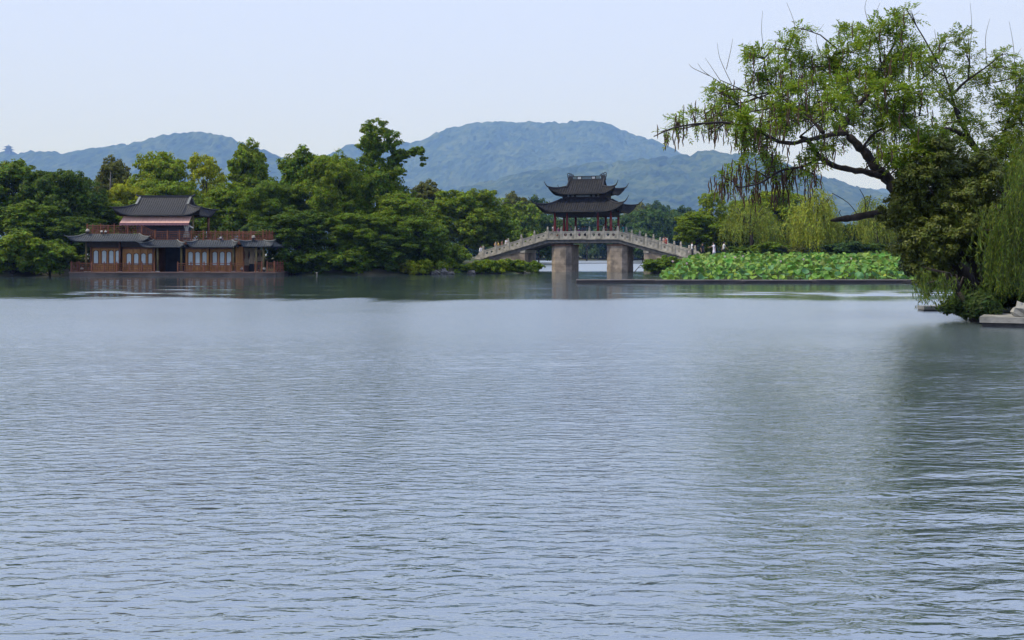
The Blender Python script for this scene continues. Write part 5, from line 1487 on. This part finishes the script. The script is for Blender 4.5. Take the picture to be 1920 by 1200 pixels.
def leaning_tree(name, label, Y0, trunk, limbs, clusters, base, col, seed, pods, bare, nf=62, name_group=None):
    rs = np.random.RandomState(seed); rr = random.Random(seed)
    bw = P(*base, Y0); bw = Vector((bw.x, Y0, float(land_h(bw.x, Y0))))
    o = empty(name, bw); tag(o, label, 'tree', name_group)
    def loc(p): return Vector(p)-bw
    skel = []
    def build_limb(pts, r0, r1, nm):
        sp = [loc(q) for q in smooth_path(limb_pts(pts, Y0))]
        n = len(sp)
        rad = [(r0+(r1-r0)*(i/(n-1))**0.8)*(1+0.10*math.sin(i*1.9)) for i in range(n)]
        sp2 = [q+Vector((rr.uniform(-1, 1), rr.uniform(-1, 1), rr.uniform(-1, 1)))*rad[i]*0.25 for i, q in enumerate(sp)]
        MB().tube(sp2, rad, 9).build(nm, M['bark_near'], o, True)
        for q, r in zip(sp2, rad): skel.append((q, r))
    build_limb(trunk[0], trunk[1], trunk[2], 'trunk')
    for pts, r0, r1 in limbs: build_limb(pts, r0, r1, 'limb')
    SK = np.array([tuple(q) for q, r in skel])
    tw = MB(); org = []; dr = []; podp = []
    for (u, v, rad, *flag) in clusters:
        dy = rs.uniform(-2.2, 2.2); Y = Y0+dy
        c = np.array(loc(P(u, v, Y))); R = rad/F*Y
        # bough from the nearest limb that lies lower / further in
        dist = np.linalg.norm(SK-c, axis=1)+np.clip(SK[:, 2]-c[2], 0, 9)*0.6
        i = int(np.argmin(dist)); a = Vector(SK[i]); e = Vector(c)
        md = a.lerp(e, 0.5)+Vector((rr.uniform(-.1, .1), rr.uniform(-.1, .1), rr.uniform(-0.02, 0.12)))*(e-a).length
        tw.tube([a, a.lerp(md, 0.6), md, md.lerp(e, 0.6), e], [0.03, 0.026, 0.021, 0.016, 0.008], 5, False)
        tips = []
        for k in range(7):
            dd = Vector((rr.gauss(0, 1), rr.gauss(0, 1), rr.gauss(0.25, 0.8))).normalized()
            t = e+dd*R*rr.uniform(0.6, 1.05)
            s0 = md.lerp(e, rr.uniform(0.3, 1))
            tw.tube([s0, s0.lerp(t, 0.5)+Vector((0, 0, 0.05)), t], [0.014, 0.01, 0.004], 3, False)
            tips.append((s0, t))
        n = int(nf*(rad/28)**1.6*(flag[0] if flag else 1))
        for k in range(n):
            s0, t = tips[k % 7]; q = s0.lerp(t, rr.uniform(0.15, 1.0)**0.7)
            q = np.array(q)+rs.normal(size=3)*R*0.17
            org.append(q); w = q-c; w = w/(np.linalg.norm(w)+1e-6)
            dr.append(w*0.7+rs.normal(size=3)*0.6+np.array([0, 0, 0.15]))
        npod = int((flag[1] if len(flag) > 1 else 0)*(rad/25)**1.5*pods)
        for k in range(npod):
            s0, t = tips[rr.randrange(7)]; q = s0.lerp(t, rr.random())
            podp.append(np.array(q)+rs.normal(size=3)*np.array([1, 1, 0.8])*R*0.75)
    for pts in bare:
        q = [loc(x) for x in smooth_path(limb_pts(pts, Y0), 4)]
        tw.tube(q, [0.013*(1-0.7*i/(len(q)-1)) for i in range(len(q))], 4, False)
    tw.build('twigs', M['bark_near'], o)['kind'] = 'stuff'
    c = link('crown', fronds('crown', np.array(org), np.array(dr), rs), M['leaf_near'], o); c.color = (*col, 1)
    return o, podp

PX = 1.0
tree1, pods1 = leaning_tree('leaning_tree', 'big tree leaning out over the water with brown hanging seed strings', NT,
  ([(1868, 600, 0), (1838, 560, 0), (1805, 515, -0.1), (1765, 465, -0.1), (1718, 410, 0), (1690, 368, 0), (1662, 335, 0), (1636, 305, 0), (1612, 276, 0), (1592, 252, 0)], 0.36, 0.12),
  [([(1660, 333, 0), (1625, 322, -0.3), (1590, 318, -0.5), (1555, 306, -0.7), (1534, 291, -0.8), (1518, 268, -1.0), (1500, 255, -1.2)], 0.117, 0.064),
   ([(1540, 296, -0.8), (1505, 312, -1.0), (1462, 321, -1.2), (1426, 343, -1.5), (1385, 352, -1.8)], 0.058, 0.020),
   ([(1588, 250, 0), (1566, 251, -0.4), (1515, 262, -1.1), (1470, 268, -1.6), (1420, 245, -2.0), (1365, 230, -2.2), (1310, 232, -2.4), (1262, 240, -2.6), (1226, 256, -2.8)], 0.101, 0.016),
   ([(1575, 250, 0), (1597, 212, 0.3), (1634, 166, 0.6), (1650, 130, 0.8), (1668, 98, 0.9), (1690, 60, 1.0), (1703, 25, 1.1)], 0.117, 0.012),
   ([(1545, 250, -0.7), (1510, 214, -0.4), (1468, 184, -0.2), (1440, 150, 0.2), (1432, 110, 0.4)], 0.066, 0.012),
   ([(1500, 208, -0.4), (1450, 196, -1.0), (1400, 172, -1.4), (1350, 150, -1.8)], 0.047, 0.010),
   ([(1610, 195, 0.4), (1580, 150, 0.9), (1560, 110, 1.2), (1590, 70, 1.3)], 0.047, 0.010),
   ([(1636, 165, 0.5), (1680, 170, -0.4), (1725, 150, -0.9), (1760, 120, -1.0)], 0.047, 0.012),
   ([(1616, 280, 0), (1640, 250, -0.8), (1690, 225, -1.3), (1740, 215, -1.5)], 0.055, 0.012)],
  [(1268,236,17,.5,1.3),(1298,226,22,.6,1.5),(1240,246,14,.25,1.3),(1330,222,24,.9,1.3),(1345,178,20,1,.6),(1372,196,28,1,.9),(1328,255,15,.3,1.4),(1402,236,30,1,1.2),(1440,214,30,1,.8),(1380,268,18,.7,1.5),
   (1425,268,28,.9,1.4),(1452,250,28,1,.9),(1395,312,16,.5,1.8),(1362,335,22,.35,2.4),(1410,345,26,.3,2.6),(1450,318,26,.7,2.0),(1500,318,24,.7,1.6),(1470,345,18,.4,2.0),(1530,330,14,.6,1.2),
   (1402,102,12,.8,.6),(1432,108,24,.9,.5),(1480,92,26,1,.3),(1500,52,14,.8,.1),(1456,142,30,1,.9),(1502,130,32,1,.6),(1420,152,22,1,.8),(1542,108,30,1,.3),(1470,182,28,1,1.1),(1530,170,32,1,.8),(1562,140,30,1,.4),(1510,222,30,1,.9),(1562,200,30,1,.5),
   (1592,68,24,1,.2),(1602,100,32,1,.2),(1642,68,30,1,.2),(1682,42,20,1,.4),(1702,22,9,.7,.3),(1692,82,30,1,.4),(1652,122,34,1,.4),(1612,150,34,1,.4),(1692,132,32,1,.3),(1662,172,34,1,.4),(1722,106,20,1,.2),(1602,192,30,1,.4),(1642,212,34,1,.3),
   (1692,202,34,1,.3),(1722,172,26,1,.2),(1560,252,26,1,.7),(1536,284,20,1,.9),(1600,238,18,1,.3),(1652,252,30,1,.3),(1702,244,34,1,.2),(1682,284,28,1,.2),(1652,292,18,.8,.3),(1722,282,30,1,.1),(1704,316,24,1,.1),(1742,250,30,1,.1),(1480,222,24,1,.8),(1580,168,28,1,.3)],
  (1846, 578), (0.155, 0.255, 0.022), 7, 19.0,
  [[(1435, 110, .4), (1428, 60, .4), (1430, 20, .5)], [(1478, 95, .3), (1490, 50, .4), (1475, 5, .4)], [(1636, 60, 1), (1622, 20, 1), (1626, -5, 1)], [(1634, 45, 1), (1650, 5, 1)],
   [(1380, 172, -1.6), (1340, 148, -1.8), (1318, 132, -1.9), (1308, 118, -2)], [(1372, 158, -1.6), (1350, 110, -1.7), (1345, 80, -1.7)], [(1362, 130, -1.6), (1370, 95, -1.6), (1374, 72, -1.6)], [(1330, 142, -1.8), (1300, 128, -2), (1292, 120, -2)],
   [(1540, 105, 1.2), (1530, 70, 1.2), (1545, 45, 1.2)], [(1700, 40, 1), (1725, 20, 1)], [(1350, 150, -1.8), (1322, 108, -1.9)]], 124)
# dead horizontal stub
q = [Vector(x)-tree1.location for x in smooth_path(limb_pts([(1722, 408, 0), (1690, 400, -0.1), (1640, 401, -0.3), (1600, 408, -0.5), (1575, 411, -0.6), (1557, 414, -0.7)], NT))]
MB().tube(q, [0.17, 0.16, 0.15, 0.15, 0.155, 0.14, 0.135, 0.15, 0.13, 0.125, 0.13, 0.12, 0.11, 0.12, 0.13, 0.11, 0.10, 0.12, 0.11, 0.09, 0.085, 0.08, 0.07, 0.055, 0.04, 0.02][:len(q)], 9).build('dead_limb', M['bark_near'], tree1, True)
for pts in ([(1580, 408, -.6), (1574, 400, -.6), (1576, 394, -.6)], [(1608, 403, -.5), (1590, 380, -.5), (1560, 362, -.6)], [(1622, 402, -.4), (1622, 375, -.4), (1612, 355, -.4)], [(1624, 400, -.4), (1630, 380, -.4), (1632, 365, -.4)]):
    q = [Vector(x)-tree1.location for x in smooth_path(limb_pts(pts, NT), 3)]
    MB().tube(q, [0.05 if pts[0][0] == 1580 else 0.016]+[0.012]*(len(q)-1), 5).build('dead_twig', M['bark_near'], tree1, True)
# seed strings
M['pod'] = rough_mat('pod', (0.05, 0.028, 0.022), (0.11, 0.06, 0.042), 9, 0.85, 0.4, 25)
def pod_mesh(k):
    rr = random.Random(k); mb = MB(); n = 9; L_ = 0.36
    mb.tube([(0.012*math.sin(i*1.1+k), 0.012*math.cos(i*1.4+k), 0.05-L_*i/(n-1)) for i in range(n)], [0.003, 0.012, 0.018, 0.016, 0.019, 0.016, 0.018, 0.013, 0.005], 5)
    m_ = mb.me('seed_string', True); m_.materials.append(M['pod']); return m_
PM = [pod_mesh(i) for i in range(3)]
rs = np.random.RandomState(2)
order = rs.permutation(len(pods1)); rest = MB()
for n_, i in enumerate(order):
    p = pods1[i]; sc_ = rs.uniform(0.9, 1.75)
    if n_ < 300:
        a = link('seed_string', PM[n_ % 3], None, tree1, tuple(p)); a.scale = (1.1, 1.1, sc_); a.rotation_euler = (rs.randn()*0.06, rs.randn()*0.06, rs.rand()*6)
    else:
        m_ = PM[n_ % 3]; rest.add([(p[0]+v.co.x*1.1, p[1]+v.co.y*1.1, p[2]+v.co.z*sc_) for v in m_.vertices], [tuple(f.vertices) for f in m_.polygons])
if rest.v:
    a = rest.build('seed_strings', M['pod'], tree1); a['kind'] = 'stuff'
# second tree further right
tree2, _ = leaning_tree('leaning_tree', 'airy feather-leaved tree behind the leaning one, cut by the right edge', 36.0,
  ([(1905, 590, 0), (1895, 480, 0), (1880, 380, 0), (1862, 320, 0), (1835, 285, 0), (1800, 250, -0.4), (1772, 240, -0.6)], 0.22, 0.06),
  [([(1830, 282, 0), (1795, 215, 0.2), (1783, 175, 0.3), (1775, 150, 0.4), (1760, 110, 0.5)], 0.09, 0.012), ([(1785, 178, 0.3), (1815, 150, 0.2), (1850, 125, 0), (1880, 100, 0)], 0.06, 0.012),
   ([(1800, 212, 0.2), (1770, 180, 0.8), (1735, 155, 1.0)], 0.05, 0.012), ([(1868, 330, 0), (1885, 245, 0.3), (1905, 180, 0.4), (1900, 130, 0.5)], 0.08, 0.015), ([(1880, 380, 0), (1930, 240, 0), (1960, 150, 0)], 0.12, 0.03),
   ([(1815, 150, 0.2), (1818, 110, 0.3), (1815, 70, 0.3)], 0.04, 0.01)],
  [(1746,122,22),(1760,92,17),(1782,142,22),(1808,74,15),(1815,108,20),(1850,130,24),(1882,102,13),(1832,160,24),(1760,182,22),(1792,204,22),(1862,196,22),(1900,184,28),(1905,142,20),(1820,244,30),(1872,244,32),(1765,232,24),(1915,232,35),(1782,284,32),(1842,304,34),(1902,294,36),
   (1920,180,30),(1945,210,36),(1760,310,28),(1860,350,30),(1915,350,36),(1745,290,24),(1895,262,32),(1918,312,34),(1872,292,30),(1905,385,34),(1918,150,26),(1890,330,30)],
  (1903, 578), (0.125, 0.2, 0.02), 17, 0.0,
  [[(1818, 100, .3), (1822, 50, .3), (1819, 5, .3)], [(1850, 120, 0), (1848, 70, 0), (1856, 35, 0)], [(1903, 135, .5), (1900, 85, .5), (1892, 40, .5)], [(1903, 110, .5), (1915, 90, .5)], [(1757, 85, .5), (1752, 55, .5)], [(1790, 80, .5), (1785, 50, .5)]], 120)

# dense evergreen thicket tree in front of the trunk
def cluster_tree(name, label, Y0, base, lobes, col, seed, mat, per, ll, lw, nclump, cr, cat='tree', stem=0.14, group=None, flat=0.75):
    rs = np.random.RandomState(seed)
    bw = P(*base, Y0); bw = Vector((bw.x, Y0, max(0.0, float(land_h(bw.x, Y0)))))
    o = empty(name, bw); tag(o, label, cat, group)
    L_ = []
    for (u, v, r) in lobes:
        Y = Y0+rs.uniform(-0.8, 0.6); c = P(u, v, Y)-bw; L_.append((c.x, c.y, c.z, r/F*Y))
    L_ = np.array(L_); w = L_[:, 3]**2; w /= w.sum()
    pos = []; nr = []; sz = []
    cnt = 0
    while cnt < nclump:
        i = rs.choice(len(L_), p=w); d = unit(rs.normal(size=3)); d[2] = d[2]*0.8+0.2; d = unit(d)
        p = L_[i, :3]+d*L_[i, 3]*(0.72+0.6*rs.rand()**2)
        dd = np.linalg.norm(p-L_[:, :3], axis=1)/L_[:, 3]; dd[i] = 9
        if dd.min() < 0.5 or p[2] < 0.15: continue
        cnt += 1
        k = per; q = unit(rs.normal(size=(k, 3))+d*0.4+np.array([0, 0, 0.3])); r_ = cr*(0.6+0.7*rs.rand())
        pos.append(p+q*(r_*rs.rand(k)**0.5)[:, None]*np.array([1, 1, flat])); nr.append(q*0.6+d*0.4+np.array([0, 0, 0.5])+rs.normal(size=(k, 3))*0.45); sz.append(0.7+0.6*rs.rand(k))
    m_ = nclump*per//3; i2 = rs.choice(len(L_), m_, p=w)
    pos.append(L_[i2, :3]+unit(rs.normal(size=(m_, 3)))*(L_[i2, 3]*(0.3+0.5*rs.rand(m_)))[:, None]); nr.append(rs.normal(size=(m_, 3))); sz.append(np.full(m_, 1.5))
    me = leaves_mesh('crown', np.concatenate(pos), np.concatenate(nr), ll*np.concatenate(sz), lw*np.concatenate(sz), rs)
    c = link('foliage' if cat == 'shrub' else 'crown', me, mat, o); c.color = (*col, 1)
    mb = MB(); n = 6
    cen = L_[:, :3].mean(0)
    mb.tube([(0, 0, -0.3), tuple(cen*0.45), tuple(cen*0.8)], [stem, stem*0.75, stem*0.45], 7)
    for q in L_: mb.tube([tuple(cen*0.5), tuple((cen*0.4+q[:3]*0.6)), tuple(q[:3])], [stem*0.4, stem*0.25, stem*0.08], 5)
    mb.build('stem' if cat == 'shrub' else 'trunk', M['bark_near'], o, True)
    return o
cluster_tree('evergreen_tree', 'dense olive-green evergreen wrapped round the leaning trunk', 31.6, (1866, 585),
  [(1725, 330, 34), (1775, 322, 40), (1700, 400, 40), (1750, 395, 52), (1812, 370, 42), (1737, 458, 42), (1788, 455, 52), (1838, 430, 38), (1745, 505, 34), (1706, 466, 24), (1850, 345, 28), (1760, 290, 30), (1695, 350, 24), (1830, 320, 30), (1800, 420, 46), (1845, 395, 36), (1785, 375, 40), (1760, 450, 44), (1860, 460, 30)],
  (0.078, 0.104, 0.012), 31, M['leaf_gloss'], 84, 0.12, 0.052, 820, 0.23)
cluster_tree('evergreen_tree', 'dark drooping branch mass beside the trunk over the lotus', 32.6, (1870, 582),
  [(1706, 490, 12), (1714, 508, 11), (1700, 500, 8)], (0.05, 0.07, 0.02), 32, M['leaf_gloss'], 60, 0.12, 0.05, 30, 0.18, stem=0.04)

def near_willow(label, Y0, base, tresses, col, seed, grp):
    """tresses: (u, vtop, vbottom, spread px, strands)"""
    rs = np.random.RandomState(seed); rr = random.Random(seed)
    bw = P(*base, Y0); bw = Vector((bw.x, Y0, max(0.05, float(land_h(bw.x, Y0)))))
    o = empty('willow_tree', bw); tag(o, label, 'willow tree', grp)
    pos = []; ax = []; nr = []; st = MB(); tops = []
    for (u, v0, v1, sp, n) in tresses:
        for i in range(n):
            Y = Y0+rs.uniform(-1.2, 1.2)
            uu = u+rs.randn()*sp*0.5; a = np.array(P(uu, v0+rs.rand()*18, Y)-bw); b = np.array(P(uu+rs.randn()*7-3, v1-abs(rs.randn())*0.25*(v1-v0), Y)-bw)
            b[2] = max(b[2], 0.06-bw.z)
            ln = np.linalg.norm(a-b); m_ = max(6, int(ln/0.055)); t = np.linspace(0, 1, m_)[:, None]
            p = a+(b-a)*t+np.array([rs.randn()*0.12, rs.randn()*0.12, 0])*np.sin(t*math.pi)
            st.tube([tuple(x) for x in p[::max(1, m_//6)]], 0.005, 3, False)
            d = unit(np.array([0, 0, -1.0])+rs.normal(size=(m_, 3))*0.42); q = rs.normal(size=(m_, 3)); q = unit(q-d*np.sum(q*d, 1, keepdims=True))
            pos.append(p+rs.normal(size=(m_, 3))*0.025); ax.append(d); nr.append(q); 
        tops.append(P(u, v0, Y0)-bw)
    pos = np.concatenate(pos); ax = np.concatenate(ax); nr = np.concatenate(nr); s = 0.7+0.6*rs.rand(len(pos))
    c = link('crown', leaf_quads('crown', pos, ax, np.cross(nr, ax), nr, 0.15*s, 0.034*s), M['leaf_near'], o); c.color = (*col, 1)
    st.build('strands', M['stalk'], o)['kind'] = 'stuff'
    mb = MB(); top = Vector((0, 0, 0))
    for t in tops: top += t
    top /= len(tops)
    fork = Vector((top.x*0.5, 0, top.z*0.6))
    mb.tube([(0, 0, -0.3), (top.x*0.2, 0, top.z*0.3), fork], [0.16, 0.12, 0.08], 7)
    for t in tops: mb.tube([fork, fork.lerp(t, 0.5)+Vector((0, 0, 0.25)), t], [0.045, 0.03, 0.008], 5)
    mb.build('trunk', M['bark_near'], o, True)
    return o
near_willow('willow curtain filling the right edge above the stone jetty', 29.5, (1935, 590),
  [(1860, 380, 470, 26, 20), (1880, 400, 520, 28, 24), (1905, 350, 500, 30, 30), (1925, 360, 560, 34, 40), (1895, 450, 560, 26, 26), (1870, 470, 555, 22, 18), (1915, 300, 420, 26, 24), (1950, 330, 560, 40, 40), (1840, 430, 520, 20, 12), (1915, 480, 575, 26, 26), (1900, 400, 540, 24, 34), (1880, 500, 570, 22, 24), (1925, 260, 400, 30, 30), (1865, 440, 545, 20, 16)],
  (0.105, 0.165, 0.02), 41, 'near willows')
near_willow('thin willow strands trailing into the water under the leaning trunk', 29.6, (1835, 580),
  [(1729, 500, 578, 5, 7), (1722, 535, 580, 5, 3), (1745, 505, 575, 8, 9), (1766, 508, 577, 9, 11), (1790, 515, 575, 10, 10), (1815, 522, 577, 12, 8), (1737, 505, 560, 6, 5)],
  (0.085, 0.145, 0.016), 42, 'near willows')
GN = 'shrubs on the near right bank'
NB = [((1856, 585), [(1800, 573, 13), (1815, 570, 16), (1780, 578, 8)], 'low dark shrub at the water under the trailing willow strands', 30.6),
      ((1852, 588), [(1825, 572, 20), (1848, 575, 18)], 'dark fern-like shrub at the corner of the stone jetty', 29.6),
      ((1880, 585), [(1872, 560, 26), (1892, 540, 24), (1852, 548, 20)], 'leafy shrub behind the middle of the stone jetty', 30.6),
      ((1925, 585), [(1915, 560, 26), (1935, 540, 30)], 'leafy shrub behind the pale boulder at the right edge', 30.2),
      ((1860, 575), [(1850, 520, 30), (1880, 500, 30), (1835, 540, 24)], 'shaded shrub round the foot of the leaning trunk', 34.6),
      ((1920, 570), [(1910, 500, 40), (1940, 470, 40), (1890, 470, 34)], 'tall shaded shrub closing the gap behind the right willow', 36.0),
      ((1880, 560), [(1850, 440, 46), (1890, 410, 46), (1920, 440, 46)], 'tall evergreen shrub in the dark behind the near thicket', 38.5)]
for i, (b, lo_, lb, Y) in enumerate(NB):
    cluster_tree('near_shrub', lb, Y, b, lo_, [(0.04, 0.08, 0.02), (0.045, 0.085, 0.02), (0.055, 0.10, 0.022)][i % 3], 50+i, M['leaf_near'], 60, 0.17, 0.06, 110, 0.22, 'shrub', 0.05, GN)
# stone jetty, ledge and boulder
M['jetty'] = rough_mat('jetty', (0.20, 0.195, 0.18), (0.33, 0.32, 0.29), 2, 0.85, 0.4, 14, c3=(0.14, 0.14, 0.125), s3=1.2)
jx = P(1833, 600, 27.0).x+0.3
jet = empty('stone_jetty', (jx, 27.0, 0)); tag(jet, 'pale flat stone jetty slab jutting into the water at the right edge', 'jetty')
x = 0.0
jp = [(0, 0.55), (3.2, -0.65), (6.5, -1.9), (10, -3.2)]
for i in range(3):
    (xa, ya), (xb, yb) = jp[i], jp[i+1]
    MB().prism([(xa+0.01, ya), (xb-0.01, yb), (xb-0.01+(0.0 if i else 0.0), yb+2.2), (xa+(0.95 if i == 0 else 0.01), ya+1.6)], 0.13, 0.29).build('slab', M['jetty'], jet)
    MB().prism([(xa+0.12, ya+0.10), (xb-0.0, yb+0.10), (xb-0.0, yb+2.1), (xa+(1.1 if i == 0 else 0.12), ya+1.5)], -0.6, 0.125).build('footing', M['dark_stone'], jet)
lx = P(1732, 571, 35.5).x
led = empty('stone_ledge', (lx, 35.5, 0)); tag(led, 'low stone edging at the water behind the trailing willow strands', 'kerb')
for i in range(4): MB().box(i*0.95+0.01, i*0.95+0.93, -0.02*i, 0.6-0.02*i, 0.05, 0.17+0.012*(i % 2)).build('kerb_stone', M['jetty'], led); MB().box(i*0.95+0.02, i*0.95+0.92, 0.06, 0.55, -0.5, 0.045).build('footing', M['dark_stone'], led)
rock(1918, 592, 0.62, 0.26, 27.6, 'pale boulder lying on the stone jetty', 9, 'boulder on the jetty')
bo = bpy.data.objects[[o.name for o in bpy.data.objects if o.name.startswith('shore_rock')][-1]]; bo.location.z = 0.42; bo.data.materials[0] = M['jetty']
# ------------------------------------------------------------------ the hazy air
hz = MB().box(-7600, 7600, -420, 9300, -9.0, 900.0)
m, nt, out = new_mat('haze_air')
pv = nd(nt, 'ShaderNodeVolumePrincipled')
pv.inputs['Color'].default_value = (0.22, 0.42, 1.0, 1)
pv.inputs['Absorption Color'].default_value = (1, 1, 1, 1)
pv.inputs['Density'].default_value = 0.000175
pv.inputs['Anisotropy'].default_value = 0.0
nt.links.new(pv.outputs[0], out.inputs['Volume'])
haze = hz.build('haze', m); tag(haze, kind='stuff')
